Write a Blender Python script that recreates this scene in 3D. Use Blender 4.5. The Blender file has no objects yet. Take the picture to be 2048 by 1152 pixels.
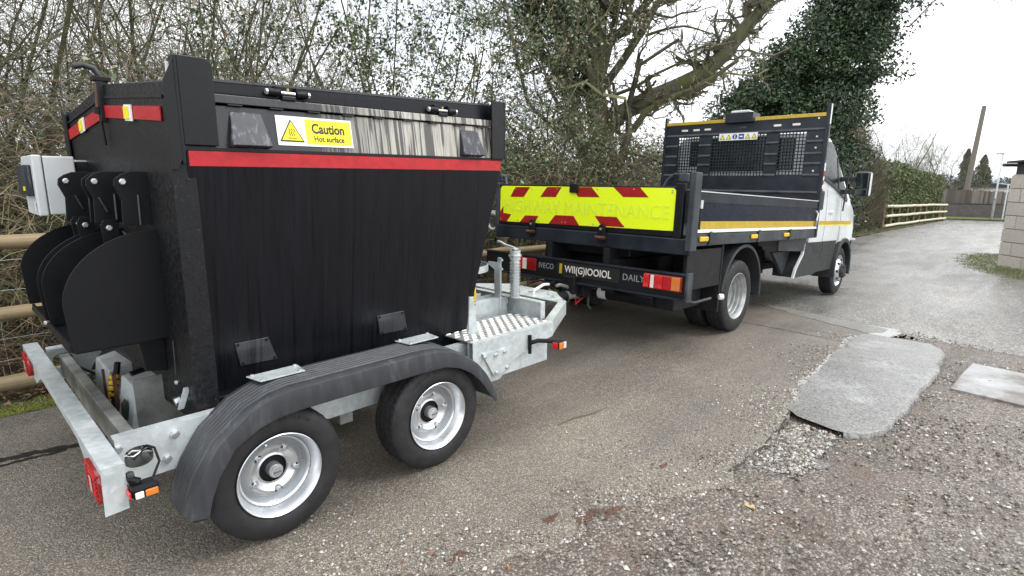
import bpy, math, random
import numpy as np
from math import sin, cos, pi, radians, sqrt
from mathutils import Vector, Matrix, Euler
random.seed(7); RNG = np.random.default_rng(11)
S = bpy.context.scene; COL = S.collection

# ------------------------------------------------------------------ camera, sky, sun, exposure
def make_camera():
    cd = bpy.data.cameras.new('camera'); co = bpy.data.objects.new('camera', cd); COL.objects.link(co)
    f, pitch, roll, yaw = 1126.6, .1928, -.0029, .7686
    cd.sensor_fit = 'HORIZONTAL'; cd.sensor_width = 36.0; cd.lens = 36.0 * f / 2048.0
    cd.clip_start = .05; cd.clip_end = 2000
    fw = Vector((cos(yaw)*cos(pitch), sin(yaw)*cos(pitch), -sin(pitch)))
    r = Vector((sin(yaw), -cos(yaw), 0)); dn = fw.cross(r)
    r2 = cos(roll)*r + sin(roll)*dn; d2 = -sin(roll)*r + cos(roll)*dn
    m = Matrix((r2, -d2, -fw)).transposed().to_4x4(); m.translation = (-.8568, -2.122, 1.4604)
    co.matrix_world = m; S.camera = co
make_camera()
W = bpy.data.worlds.new('World'); S.world = W; W.use_nodes = True
nt = W.node_tree; nt.nodes.clear()
def wn(t): return nt.nodes.new(t)
out = wn('ShaderNodeOutputWorld'); bg = wn('ShaderNodeBackground'); sky = wn('ShaderNodeTexSky')
SUN_AZ, SUN_EL = radians(-50), radians(48)      # azimuth from +X towards +Y
sky.sky_type = 'NISHITA'; sky.sun_disc = False; sky.sun_elevation = SUN_EL; sky.sun_rotation = radians(90) - SUN_AZ
tc = wn('ShaderNodeTexCoord'); mp = wn('ShaderNodeMapping'); mp.inputs['Scale'].default_value = (1.6, 1.6, 4.5)
nz = wn('ShaderNodeTexNoise'); nz.inputs['Scale'].default_value = 1.4; nz.inputs['Detail'].default_value = 6; nz.inputs['Roughness'].default_value = .55
cr = wn('ShaderNodeValToRGB'); cr.color_ramp.elements[0].position = .33; cr.color_ramp.elements[1].position = .62
cr.color_ramp.elements[0].color = (.52, .56, .62, 1); cr.color_ramp.elements[1].color = (1, 1, 1, 1)
sc = wn('ShaderNodeVectorMath'); sc.operation = 'SCALE'; sc.inputs['Scale'].default_value = 15.5
mx = wn('ShaderNodeMixRGB'); mx.inputs[0].default_value = .93
nt.links.new(tc.outputs['Generated'], mp.inputs['Vector']); nt.links.new(mp.outputs[0], nz.inputs['Vector'])
nt.links.new(nz.outputs['Fac'], cr.inputs[0]); nt.links.new(cr.outputs[0], sc.inputs[0])
nt.links.new(sky.outputs[0], mx.inputs[1]); nt.links.new(sc.outputs[0], mx.inputs[2])
nt.links.new(mx.outputs[0], bg.inputs['Color']); bg.inputs['Strength'].default_value = .1
nt.links.new(bg.outputs[0], out.inputs['Surface'])
sd = bpy.data.lights.new('sun', 'SUN'); sd.energy = 1.1; sd.angle = radians(22); sd.color = (1, .97, .92)
so = bpy.data.objects.new('sun', sd); COL.objects.link(so)
so.rotation_euler = Vector((cos(SUN_AZ)*cos(SUN_EL), sin(SUN_AZ)*cos(SUN_EL), sin(SUN_EL))).to_track_quat('Z', 'Y').to_euler()
S.view_settings.view_transform = 'Standard'; S.view_settings.look = 'None'
S.view_settings.exposure = 0.72; S.view_settings.gamma = 1.0; S.view_settings.use_curve_mapping = False

# ------------------------------------------------------------------ materials
class M:
    def __init__(s, name):
        s.m = bpy.data.materials.new(name); s.m.use_nodes = True; s.t = s.m.node_tree
        s.b = s.t.nodes['Principled BSDF']; s.co = s.n('ShaderNodeTexCoord').outputs['Object']
        s.gp = s.n('ShaderNodeNewGeometry')
    def n(s, t): return s.t.nodes.new(t)
    def l(s, a, b): s.t.links.new(a, b)
    def coord(s, scale=(1, 1, 1), world=False):
        m = s.n('ShaderNodeMapping'); m.inputs['Scale'].default_value = scale
        s.l(s.gp.outputs['Position'] if world else s.co, m.inputs['Vector']); return m.outputs[0]
    def noise(s, scale, detail=3, vec=None, rough=.55, dist=0):
        x = s.n('ShaderNodeTexNoise'); x.inputs['Scale'].default_value = scale; x.inputs['Detail'].default_value = detail
        x.inputs['Roughness'].default_value = rough; x.inputs['Distortion'].default_value = dist
        s.l(vec if vec else s.co, x.inputs['Vector']); return x.outputs['Fac']
    def vor(s, scale, vec=None, feat='F1', out='Distance'):
        x = s.n('ShaderNodeTexVoronoi'); x.feature = feat; x.inputs['Scale'].default_value = scale
        s.l(vec if vec else s.co, x.inputs['Vector']); return x.outputs[out]
    def ramp(s, fac, stops):
        x = s.n('ShaderNodeValToRGB'); e = x.color_ramp.elements
        while len(e) < len(stops): e.new(.5)
        for k, (p, c) in enumerate(stops):
            e[k].position = p
            e[k].color = (c, c, c, 1) if not hasattr(c, '__len__') else (*c, 1)
        s.l(fac, x.inputs[0]); return x.outputs[0]
    def mix(s, f, a, b, mode='MIX'):
        x = s.n('ShaderNodeMixRGB'); x.blend_type = mode
        for i, v in enumerate((f, a, b)):
            if hasattr(v, 'links'): s.l(v, x.inputs[i])
            elif i == 0: x.inputs[0].default_value = v
            else: x.inputs[i].default_value = (*v, 1) if hasattr(v, '__len__') else (v, v, v, 1)
        return x.outputs[0]
    def math(s, op, a, b=0, c=0):
        x = s.n('ShaderNodeMath'); x.operation = op
        for i, v in enumerate((a, b, c)):
            if hasattr(v, 'links'): s.l(v, x.inputs[i])
            else: x.inputs[i].default_value = v
        return x.outputs[0]
    def set(s, base=None, rough=None, metal=None, coat=None, bump=None, bs=.3, bd=.002, spec=None, trans=None, alpha=None, emis=None):
        for k, v in (('Base Color', base), ('Roughness', rough), ('Metallic', metal), ('Coat Weight', coat), ('Specular IOR Level', spec), ('Transmission Weight', trans)):
            if v is None: continue
            if hasattr(v, 'links'): s.l(v, s.b.inputs[k])
            else: s.b.inputs[k].default_value = (*v, 1) if hasattr(v, '__len__') else v
        if bump is not None:
            x = s.n('ShaderNodeBump'); x.inputs['Strength'].default_value = bs; x.inputs['Distance'].default_value = bd
            s.l(bump, x.inputs['Height']); s.l(x.outputs[0], s.b.inputs['Normal'])
        return s.m
def plain(name, c, rough=.5, metal=0, coat=0, var=.12, sc=9, bs=.1):
    m = M(name); n = m.noise(sc, 4)
    lo = tuple(v*(1-var) for v in c); hi = tuple(min(1, v*(1+var)) for v in c)
    return m.set(m.ramp(n, [(.3, lo), (.7, hi)]), m.ramp(m.noise(sc*3, 3), [(.3, max(.03, rough-.07)), (.7, rough+.07)]), metal, coat, m.noise(sc*20, 2), bs, .0008)
def wet_black(name, c, rough=.32, streak=0.0, drops=.25, spec=.5):
    m = M(name)
    st = m.noise(1, 4, m.coord((16, .5, .9) if streak == 0 else (38, .5, 1.3)), .6, .3)
    fine = m.noise(1, 3, m.coord((60, .5, 3.0)), .6)
    base = m.ramp(st, [(.35, tuple(v*.85 for v in c)), (.55, c), (.75, tuple(v*1.12 for v in c))])
    if streak > 0:
        side = m.noise(1, 2, m.coord((1.3, 1.3, .3)))
        x = m.n('ShaderNodeSeparateXYZ'); m.l(m.co, x.inputs[0])
        gx = m.n('ShaderNodeMapRange'); gx.inputs['From Min'].default_value = .30; gx.inputs['From Max'].default_value = .80
        m.l(x.outputs[0], gx.inputs['Value'])
        big = m.noise(1, 4, m.coord((48, .3, 1.6)), .55, .05)
        msk = m.ramp(m.math('ADD', big, m.math('MULTIPLY', gx.outputs[0], .085)), [(.535, 0.), (.57, 1.)])
        fac = m.math('MULTIPLY', m.math('MULTIPLY', msk, gx.outputs[0]), m.math('MULTIPLY', m.ramp(fine, [(.3, .35), (.6, 1.)]), streak))
        base = m.mix(fac, m.mix(m.ramp(gx.outputs[0], [(0, 0.), (1, .75)]), base, (.085, .08, .072)), (.46, .44, .38))
    run = m.ramp(m.noise(1, 4, m.coord((34, .3, .7)), .6, .25), [(.58, 0.), (.63, .8)]); base = m.mix(run, base, tuple(v*.3 for v in c)) if streak == 0 else base
    rr = m.ramp(fine, [(.35, rough-.12), (.65, rough+.06)])
    dv = m.vor(190, m.coord((1, 1, .7))); dm = m.ramp(dv, [(.0, 1.), (.32, 0.)])
    dm2 = m.math('MULTIPLY', dm, m.ramp(m.noise(5, 3), [(.42, 0.), (.6, 1.)]))
    h = m.math('ADD', m.math('MULTIPLY', dm2, drops*2), m.math('MULTIPLY', st, .15))
    return m.set(base, rr, 0, .0 if spec < .5 else .2, h, .14 if spec < .5 else .3, .003, spec)
MAT = {}
MAT['hop'] = wet_black('hopper_black', (.0060, .0065, .0095), .36, spec=.26)
MAT['band'] = wet_black('hopper_band_black', (.016, .0165, .019), .30, streak=.95)
MAT['blk'] = plain('satin_black_steel', (.005, .0055, .0075), .45, 0, 0)
MAT['blkp'] = plain('black_plate', (.008, .0085, .0105), .4, 0, .0)
def pocket_mat():
    m = M('streaked_pocket'); st = m.noise(1, 4, m.coord((55, 55, 4)), .6, .5)
    return m.set(m.ramp(st, [(.40, (.020, .022, .030)), (.56, (.028, .031, .042)), (.64, (.11, .12, .14))]), .42, 0, 0, spec=.35)
MAT['pocket'] = pocket_mat()
def dirty_black():
    m = M('grimy_rear_black'); sp = m.ramp(m.noise(1, 5, m.coord((90, 90, 45)), .75), [(.58, 0.), (.66, 1.)]); wh = m.ramp(m.noise(1, 4, m.coord((7, 7, 1.1)), .6), [(.42, 0.), (.62, 1.)])
    c = m.mix(m.math('MULTIPLY', m.math('MULTIPLY', sp, wh), .8), (.0065, .007, .009), (.10, .085, .06))
    return m.set(c, m.ramp(m.noise(60, 3), [(.35, .3), (.65, .6)]), 0, 0, m.vor(170), .12, .002, .3)
MAT['rear'] = dirty_black()
MAT['access'] = wet_black('access_plate_grey', (.036, .038, .044), .38)
def fender_mat():
    m = M('fender_plastic')
    st = m.noise(1, 4, m.coord((22, 22, 5)), .6, .6)
    b = m.ramp(st, [(.3, (.030, .032, .036)), (.58, (.040, .043, .049)), (.74, (.075, .082, .09))])
    return m.set(b, m.ramp(m.noise(30, 3), [(.3, .34), (.7, .55)]), 0, 0, m.noise(220, 3), .12, .001)
MAT['fender'] = fender_mat()
def galv():
    m = M('galvanised_steel')
    v = m.vor(42, out='Color'); n = m.noise(7, 5, rough=.65)
    b = m.ramp(n, [(.28, (.40, .44, .45)), (.5, (.60, .65, .66)), (.72, (.78, .83, .84))])
    b = m.mix(.30, b, m.ramp(v, [(0, (.3, .33, .34)), (1, (.72, .77, .78))]))
    d = m.ramp(m.noise(2.6, 6, rough=.7), [(.60, 0.), (.76, .5)])
    b = m.mix(d, b, (.30, .22, .13))
    return m.set(b, m.ramp(m.noise(18, 4), [(.3, .34), (.7, .58)]), .45, 0, m.noise(60, 4), .2, .001)
MAT['galv'] = galv()
MAT['galvd'] = plain('grubby_galvanised', (.27, .28, .265), .5, .35, var=.45, sc=7)
MAT['zinc'] = plain('zinc_plate', (.62, .65, .67), .3, .8)
MAT['rim'] = plain('silver_rim', (.64, .66, .68), .31, .85, .0, var=.03, sc=3, bs=.02)
MAT['rimd'] = plain('dull_rim', (.42, .43, .43), .42, .5, var=.25)
def tyre_mat():
    m = M('tyre_rubber')
    return m.set(m.ramp(m.noise(14, 4), [(.3, (.008, .008, .009)), (.7, (.020, .020, .022))]), m.ramp(m.noise(20, 3), [(.3, .55), (.7, .8)]), 0, 0, m.noise(160, 3), .25, .002)
MAT['tyre'] = tyre_mat()
MAT['red'] = plain('red_stripe', (.42, .006, .012), .42, 0, 0, var=.16, sc=30)
MAT['redl'] = plain('red_lens', (.62, .008, .010), .12, 0, .5, sc=60, var=.35)
MAT['redd'] = plain('dark_red_lens', (.25, .004, .008), .12, 0, .5)
MAT['amber'] = plain('amber_lens', (.62, .17, .02), .14, 0, .5)
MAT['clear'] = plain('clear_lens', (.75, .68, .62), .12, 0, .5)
MAT['yel'] = plain('sign_yellow', (.90, .78, .02), .4)
MAT['flu'] = plain('fluorescent_yellow', (.80, .97, .008), .5, var=.01)
MAT['flu2'] = plain('faded_letter_yellow', (.74, .90, .05), .5, var=.06)
MAT['chev'] = plain('chevron_red', (.33, .008, .010), .38, sc=14)
MAT['white'] = plain('white_print', (.82, .83, .82), .4, var=.03)
MAT['cab'] = plain('white_cab_paint', (.74, .79, .80), .22, 0, .5, var=.03, sc=2)
MAT['box'] = plain('grey_white_enclosure', (.62, .65, .66), .4, var=.04)
MAT['trim'] = plain('grey_plastic_trim', (.026, .028, .030), .5, var=.2)
MAT['bed'] = plain('scuffed_dark_steel', (.016, .021, .029), .40, 0, 0, var=.5, sc=5)
MAT['bedl'] = plain('worn_grey_steel', (.046, .053, .062), .42, .1, var=.5, sc=6)
MAT['navy'] = plain('navy_panel', (.005, .010, .026), .30, 0, 0, var=.25, sc=5)
MAT['under'] = plain('underbody_black', (.010, .010, .012), .55, var=.4)
MAT['gold'] = plain('amber_gold_tape', (.50, .34, .035), .35, var=.12, sc=16)
MAT['glass'] = plain('dark_glass', (.012, .018, .018), .05, 0, 1., var=.1)
MAT['window'] = plain('cab_window', (.010, .015, .014), .3, var=.3); MAT['window'].node_tree.nodes['Principled BSDF'].inputs['Specular IOR Level'].default_value = .08
MAT['mirror'] = plain('mirror_glass', (.5, .52, .52), .04, 1, 0, var=.02)
MAT['brownrod'] = plain('rusty_rod', (.10, .04, .022), .5, .2, var=.5, sc=20)
MAT['yhose'] = plain('yellow_hose', (.75, .48, .015), .4)
MAT['print'] = plain('black_print', (.012, .012, .012), .5)
MAT['blue'] = plain('blue_print', (.02, .05, .25), .5)
MAT['greyl'] = plain('grey_letters', (.27, .29, .32), .4)
MAT['bright'] = plain('bright_letters', (.75, .72, .68), .4)
MAT['smear'] = plain('cement_smear', (.40, .40, .385), .45, var=.35, sc=40)
MAT['rail'] = None
def wood(name, a, b, green=0.):
    m = M(name)
    g = m.noise(1, 5, m.coord((1.2, 34, 34)), .6, .5)
    c = m.ramp(g, [(.3, a), (.55, tuple((x+y)/2 for x, y in zip(a, b))), (.75, b)])
    kn = m.ramp(m.vor(1, m.coord((1.6, 7, 7))), [(.04, 1.), (.16, 0.)])
    c = m.mix(m.math('MULTIPLY', kn, .75), c, (.10, .055, .03))
    if green: c = m.mix(m.ramp(m.noise(5, 4), [(.5, 0.), (.75, green)]), c, (.10, .13, .045))
    return m.set(c, .75, 0, 0, g, .4, .004)
MAT['rail'] = wood('fence_rail_wood', (.20, .145, .08), (.40, .31, .19), .35)
MAT['post'] = wood('fence_post_wood', (.13, .085, .045), (.25, .17, .095), .5)
MAT['railp'] = wood('pale_rail_wood', (.50, .46, .34), (.70, .66, .50), .15)
def bark(name, a, b, moss=.6):
    m = M(name)
    n = m.noise(1, 5, m.coord((9, 9, 3), True), .65)
    c = m.ramp(n, [(.3, a), (.7, b)])
    c = m.mix(m.ramp(m.noise(2.2, 5, m.coord((1, 1, 1), True), .7), [(.42, 0.), (.6, moss)]), c, (.085, .095, .022))
    return m.set(c, .85, 0, 0, m.noise(1, 5, m.coord((30, 30, 9), True), .7), .8, .02)
MAT['bark'] = bark('mossy_bark', (.035, .030, .022), (.12, .105, .075), .85)
MAT['barkr'] = bark('red_brown_bark', (.05, .03, .022), (.12, .075, .055), .4)
def islands(name, stops, rough=.6, trans=0, spec=.5):
    m = M(name); r = m.gp.outputs['Random Per Island']
    return m.set(m.ramp(r, stops), rough, spec=spec)
MAT['twig'] = islands('bare_twigs', [(0, (.045, .040, .028)), (.35, (.105, .098, .06)), (.7, (.165, .158, .095)), (.92, (.19, .12, .09)), (1, (.30, .28, .21))], .75)
MAT['twigd'] = islands('fine_tree_twigs', [(0, (.05, .043, .03)), (.5, (.11, .10, .06)), (1, (.20, .19, .095))], .8)
MAT['twigf'] = islands('distant_twigs', [(0, (.16, .15, .14)), (.5, (.22, .20, .18)), (1, (.3, .27, .24))], .8)
MAT['cane'] = islands('bramble_canes', [(0, (.10, .075, .04)), (.4, (.22, .19, .10)), (.7, (.28, .27, .13)), (.85, (.30, .15, .11)), (1, (.45, .39, .26))], .7)
MAT['leaf'] = islands('bramble_leaves', [(0, (.028, .05, .018)), (.4, (.07, .105, .04)), (.75, (.13, .17, .075)), (.93, (.22, .24, .12)), (1, (.24, .09, .05))], .35)
MAT['ivy'] = islands('ivy_leaves', [(0, (.012, .028, .012)), (.5, (.028, .058, .023)), (.85, (.06, .10, .04)), (1, (.11, .15, .07))], .33)
MAT['privet'] = islands('hedge_leaves', [(0, (.025, .05, .012)), (.5, (.06, .10, .022)), (.85, (.12, .16, .035)), (1, (.2, .2, .06))], .5)
MAT['pale'] = islands('pale_shrub_leaves', [(0, (.06, .065, .04)), (.5, (.12, .125, .08)), (1, (.22, .22, .15))], .6)
MAT['conif'] = islands('conifer_needles', [(0, (.05, .07, .055)), (1, (.11, .14, .10))], .7)
MAT['litter'] = islands('dead_leaves', [(0, (.07, .04, .026)), (.5, (.17, .09, .06)), (.85, (.28, .15, .10)), (1, (.38, .28, .17))], .6)
MAT['grass'] = islands('grass_blades', [(0, (.06, .08, .02)), (.6, (.15, .18, .04)), (1, (.28, .28, .10))], .6)
MAT['moss'] = islands('moss_tufts', [(0, (.09, .12, .015)), (.6, (.22, .26, .03)), (1, (.32, .32, .08))], .8)
MAT['stone'] = islands('loose_stones', [(0, (.09, .075, .06)), (.4, (.19, .165, .135)), (.8, (.34, .31, .27)), (.95, (.5, .48, .44)), (1, (.7, .69, .66))], .5)
MAT['stonew'] = islands('grit', [(0, (.10, .085, .07)), (.6, (.30, .27, .23)), (1, (.6, .58, .54))], .5)
def road_mat(name, dark, mid, light, mud=0., wet=.4, worn=True, sc=150):
    m = M(name); P = m.coord((1, 1, 1), True)
    v = m.vor(sc, P, out='Color'); d = m.vor(sc, P)
    chip = m.n('ShaderNodeSeparateColor'); m.l(v, chip.inputs[0])
    c = m.ramp(chip.outputs[0], [(0, dark), (.45, mid), (.8, light), (1, tuple(min(1, x*1.7) for x in light))])
    c = m.mix(m.ramp(d, [(.40, 0.), (.62, .6)]), c, tuple(x*.45 for x in dark))
    n2 = m.noise(60, 4, P, .7); c = m.mix(.28, c, m.ramp(n2, [(.3, tuple(x*.7 for x in mid)), (.7, tuple(min(1, x*1.25) for x in mid))]))
    big = m.noise(.9, 5, P, .6)
    c = m.mix(1., c, m.ramp(big, [(.3, (.78, .77, .77)), (.7, (1.14, 1.12, 1.07))]), 'MULTIPLY')
    trk = m.noise(1, 4, m.coord((.25, 2.3, 1), True), .55, .5); c = m.mix(1., c, m.ramp(trk, [(.35, (.84, .84, .85)), (.6, (1.04, 1.03, 1.01))]), 'MULTIPLY')
    spots = m.ramp(m.noise(7, 5, P, .75), [(.70, 0.), (.76, .5)]); c = m.mix(spots, c, (.06, .048, .038))
    if mud:
        mm = m.ramp(m.noise(2.4, 6, P, .7), [(.5, 0.), (.68, mud)])
        c = m.mix(mm, c, (.125, .088, .068))
    st = m.noise(1, 5, m.coord((.35, 1.6, 1), True), .6, .4)
    r = m.ramp(st, [(.38, wet), (.62, wet+.28)])
    h = m.math('ADD', m.math('MULTIPLY', d, -1.), m.math('MULTIPLY', m.noise(40, 4, P, .7), .8))
    return m.set(c, r, 0, 0, h, .7, .006)
MAT['road'] = road_mat('wet_tarmac', (.125, .111, .096), (.212, .191, .164), (.36, .328, .283), .0, .30, sc=165)
MAT['farroad'] = road_mat('worn_wet_tarmac', (.085, .082, .078), (.21, .205, .195), (.40, .39, .37), 0, .20, sc=60)
MAT['gravel'] = road_mat('muddy_gravel', (.050, .043, .038), (.15, .128, .112), (.33, .295, .262), .75, .38, sc=100)
MAT['pit'] = road_mat('pale_rubble', (.08, .08, .08), (.2, .2, .195), (.42, .42, .41), 0, .4)
def patch_mat():
    m = M('damp_concrete_patch'); P = m.coord((1, 1, 1), True)
    n = m.noise(2.2, 6, P, .65); g = m.vor(120, P, out='Color')
    c = m.ramp(n, [(.3, (.10, .098, .092)), (.52, (.165, .165, .16)), (.70, (.36, .37, .37))])
    c = m.mix(m.ramp(m.noise(9, 5, P, .7), [(.56, 0.), (.64, .55)]), c, (.085, .07, .058))
    c = m.mix(.35, c, m.ramp(g, [(.2, (.06, .058, .052)), (.8, (.50, .49, .46))]))
    return m.set(c, m.ramp(n, [(.4, .3), (.7, .5)]), 0, 0, g, .4, .004)
MAT['patch'] = patch_mat(); MAT['smear'] = plain('cement_smear', (.40, .40, .385), .45, var=.35, sc=40)
def slab_mat():
    m = M('pale_concrete_slab'); P = m.coord((1, 1, 1), True)
    n = m.noise(1.9, 6, P, .6, .4)
    c = m.ramp(n, [(.44, (.13, .108, .09)), (.54, (.27, .27, .26)), (.7, (.40, .41, .41))])
    sp = m.ramp(m.noise(38, 3, P), [(.66, 0.), (.70, .8)])
    c = m.mix(sp, c, (.06, .05, .04))
    return m.set(c, .4, 0, 0, m.noise(90, 3, P), .2, .002)
MAT['slab'] = slab_mat()
def soil_mat():
    m = M('leafy_soil'); P = m.coord((1, 1, 1), True)
    c = m.ramp(m.noise(14, 6, P, .7), [(.3, (.03, .022, .015)), (.55, (.075, .052, .035)), (.75, (.13, .09, .055))])
    c = m.mix(m.ramp(m.noise(2.0, 5, P, .7), [(.45, 0.), (.62, .8)]), c, (.075, .095, .028))
    return m.set(c, .8, 0, 0, m.noise(30, 5, P, .7), .8, .02)
MAT['soil'] = soil_mat()
def block_mat():
    m = M('concrete_block')
    rnd = m.n('ShaderNodeObjectInfo').outputs['Random']
    c = m.ramp(rnd, [(0, (.40, .36, .31)), (.5, (.46, .42, .365)), (1, (.52, .485, .43))])
    c = m.mix(.5, c, m.ramp(m.noise(1, 5, m.coord((30, 30, 30), True), .7), [(.3, (.27, .245, .21)), (.7, (.62, .58, .52))]))
    return m.set(c, .85, 0, 0, m.noise(1, 4, m.coord((70, 70, 70), True)), .4, .005)
MAT['block'] = block_mat(); MAT['mortar'] = plain('mortar', (.30, .27, .24), .9)
def brick_mat():
    m = M('dark_brickwork')
    b = m.n('ShaderNodeTexBrick'); b.inputs['Scale'].default_value = 1
    b.inputs['Brick Width'].default_value = .225; b.inputs['Row Height'].default_value = .075; b.inputs['Mortar Size'].default_value = .008
    for k, c in (('Color1', (.085, .062, .06)), ('Color2', (.13, .10, .095)), ('Mortar', (.17, .16, .155))): b.inputs[k].default_value = (*c, 1)
    cm = m.n('ShaderNodeCombineXYZ'); sp = m.n('ShaderNodeSeparateXYZ'); m.l(m.co, sp.inputs[0])
    m.l(sp.outputs[0], cm.inputs[0]); m.l(sp.outputs[2], cm.inputs[1]); m.l(cm.outputs[0], b.inputs['Vector'])
    c = m.mix(.4, b.outputs['Color'], m.ramp(m.noise(3, 4), [(.3, (.06, .055, .055)), (.7, (.17, .15, .145))]))
    return m.set(c, .85, 0, 0, b.outputs['Fac'], -.4, .01)
MAT['brick'] = brick_mat()
MAT['plank'] = wood('weathered_boards', (.10, .075, .055), (.20, .155, .115), .2)
MAT['pole'] = wood('pole_wood', (.13, .115, .095), (.22, .20, .17), .3)
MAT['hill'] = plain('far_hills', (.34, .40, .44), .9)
MAT['roofing'] = plain('dark_roofing', (.03, .03, .032), .6)
MAT['creamw'] = plain('far_white_wall', (.72, .72, .70), .7)

for k_, s_ in (('blk', .25), ('blkp', .3), ('navy', .25), ('bed', .32), ('under', .3), ('bedl', .4)): MAT[k_].node_tree.nodes['Principled BSDF'].inputs['Specular IOR Level'].default_value = s_

# ------------------------------------------------------------------ mesh helpers
def np_mesh(name, V, F, mat, smooth=False):
    V = np.asarray(V, np.float32); F = np.asarray(F, np.int32); k = F.shape[1]
    me = bpy.data.meshes.new(name); me.vertices.add(len(V)); me.vertices.foreach_set('co', V.ravel())
    me.loops.add(F.size); me.loops.foreach_set('vertex_index', F.ravel())
    me.polygons.add(len(F)); me.polygons.foreach_set('loop_start', np.arange(0, F.size, k, dtype=np.int32))
    me.polygons.foreach_set('loop_total', np.full(len(F), k, np.int32))
    me.polygons.foreach_set('use_smooth', np.full(len(F), smooth))
    me.materials.append(mat); me.update(); return me
def link(name, me, parent=None, loc=(0, 0, 0), rot=(0, 0, 0), scale=(1, 1, 1)):
    o = bpy.data.objects.new(name, me); COL.objects.link(o); o.location = loc; o.rotation_euler = rot; o.scale = scale
    if parent: o.parent = parent
    return o
def tag(o, label=None, cat=None, group=None, kind=None):
    if label: o['label'] = label
    if cat: o['category'] = cat
    if group: o['group'] = group
    if kind: o['kind'] = kind
    return o
def empty(name, label, cat, loc=(0, 0, 0), rot=(0, 0, 0), group=None):
    return tag(link(name, None, None, loc, rot), label, cat, group)
def basis(d):
    d = Vector(d).normalized(); a = Vector((0, 0, 1)) if abs(d.z) < .9 else Vector((1, 0, 0))
    u = d.cross(a).normalized(); return u, d.cross(u), d
class B:
    def __init__(s): s.v = []; s.f = []
    def add(s, vs, fs):
        k = len(s.v); s.v += [tuple(p) for p in vs]; s.f += [tuple(i+k for i in f) for f in fs]; return s
    def box(s, x0, x1, y0, y1, z0, z1):
        return s.add([(x, y, z) for x in (x0, x1) for y in (y0, y1) for z in (z0, z1)],
                     [(0, 1, 3, 2), (4, 6, 7, 5), (0, 4, 5, 1), (2, 3, 7, 6), (0, 2, 6, 4), (1, 5, 7, 3)])
    def hexa(s, lo, hi):      # two loops of 4 points
        return s.loft([lo, hi])
    def loft(s, loops, cap=True, closed=True):
        n = len(loops[0]); vs = [p for l in loops for p in l]; fs = []
        for j in range(len(loops)-1):
            for i in range(n if closed else n-1):
                a = j*n+i; b = j*n+(i+1) % n; fs.append((a, b, b+n, a+n))
        if cap and closed: fs += [tuple(range(n))[::-1], tuple(range((len(loops)-1)*n, len(loops)*n))]
        return s.add(vs, fs)
    def prism(s, poly, ax, a, b):   # poly in the two other axes (order x,y,z minus ax)
        def P(p, t):
            q = list(p); q.insert('xyz'.index(ax), t); return tuple(q)
        return s.loft([[P(p, a) for p in poly], [P(p, b) for p in poly]])
    def cyl(s, p0, p1, r, n=14, r1=None):
        p0 = Vector(p0); p1 = Vector(p1); u, w, d = basis(p1-p0); r1 = r if r1 is None else r1
        return s.loft([[p0+u*r*cos(2*pi*i/n)+w*r*sin(2*pi*i/n) for i in range(n)], [p1+u*r1*cos(2*pi*i/n)+w*r1*sin(2*pi*i/n) for i in range(n)]])
    def tube(s, pts, r, n=8):
        pts = [Vector(p) for p in pts]; loops = []; u = None
        for i, p in enumerate(pts):
            d = (pts[min(i+1, len(pts)-1)]-pts[max(i-1, 0)]).normalized()
            if u is None: u = basis(d)[0]
            u = (u-d*u.dot(d)).normalized(); w = d.cross(u); rr = r[i] if hasattr(r, '__len__') else r
            loops.append([p+u*rr*cos(2*pi*k/n)+w*rr*sin(2*pi*k/n) for k in range(n)])
        return s.loft(loops)
    def lathe(s, prof, c, ax='y', n=48, cap=False):   # prof: (offset along axis, radius)
        loops = []
        for o, r in prof:
            L = []
            for i in range(n):
                a = 2*pi*i/n; q = [r*cos(a), r*sin(a)]; q.insert('xyz'.index(ax), o); L.append((c[0]+q[0], c[1]+q[1], c[2]+q[2]))
            loops.append(L)
        return s.loft(loops, cap=cap)
    def build(s, name, mat, parent=None, bevel=0, smooth=False, label=None, seg=2):
        me = bpy.data.meshes.new(name); me.from_pydata(s.v, [], s.f)
        me.materials.append(MAT[mat] if isinstance(mat, str) else mat)
        import bmesh
        bm = bmesh.new(); bm.from_mesh(me); bmesh.ops.recalc_face_normals(bm, faces=bm.faces); bm.to_mesh(me); bm.free()
        if smooth:
            me.polygons.foreach_set('use_smooth', [True]*len(me.polygons)); me.set_sharp_from_angle(angle=radians(38))
        o = link(name, me, parent)
        if bevel:
            b = o.modifiers.new('bevel', 'BEVEL'); b.width = bevel; b.segments = seg; b.limit_method = 'ANGLE'; b.angle_limit = radians(35)
        if label: o['label'] = label
        return o
def text(name, s, size, org, u, v, mat, parent, ext=.0006, spacing=1., bold=0., align='LEFT', xs=1.):
    c = bpy.data.curves.new(name, 'FONT'); c.body = s; c.size = size; c.extrude = ext; c.space_character = spacing; c.offset = bold; c.align_x = align; c.resolution_u = 3
    t = bpy.data.objects.new(name, c); COL.objects.link(t)
    bpy.context.view_layer.update()
    me = bpy.data.meshes.new_from_object(t.evaluated_get(bpy.context.evaluated_depsgraph_get()))
    bpy.data.objects.remove(t); me.name = name; me.materials.clear(); me.materials.append(MAT[mat])
    o = link(name, me, parent)
    U = Vector(u).normalized(); Vv = Vector(v).normalized(); N = U.cross(Vv)
    m = Matrix((U*xs, Vv, N)).transposed().to_4x4(); m.translation = Vector(org); o.matrix_local = m
    return o
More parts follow.
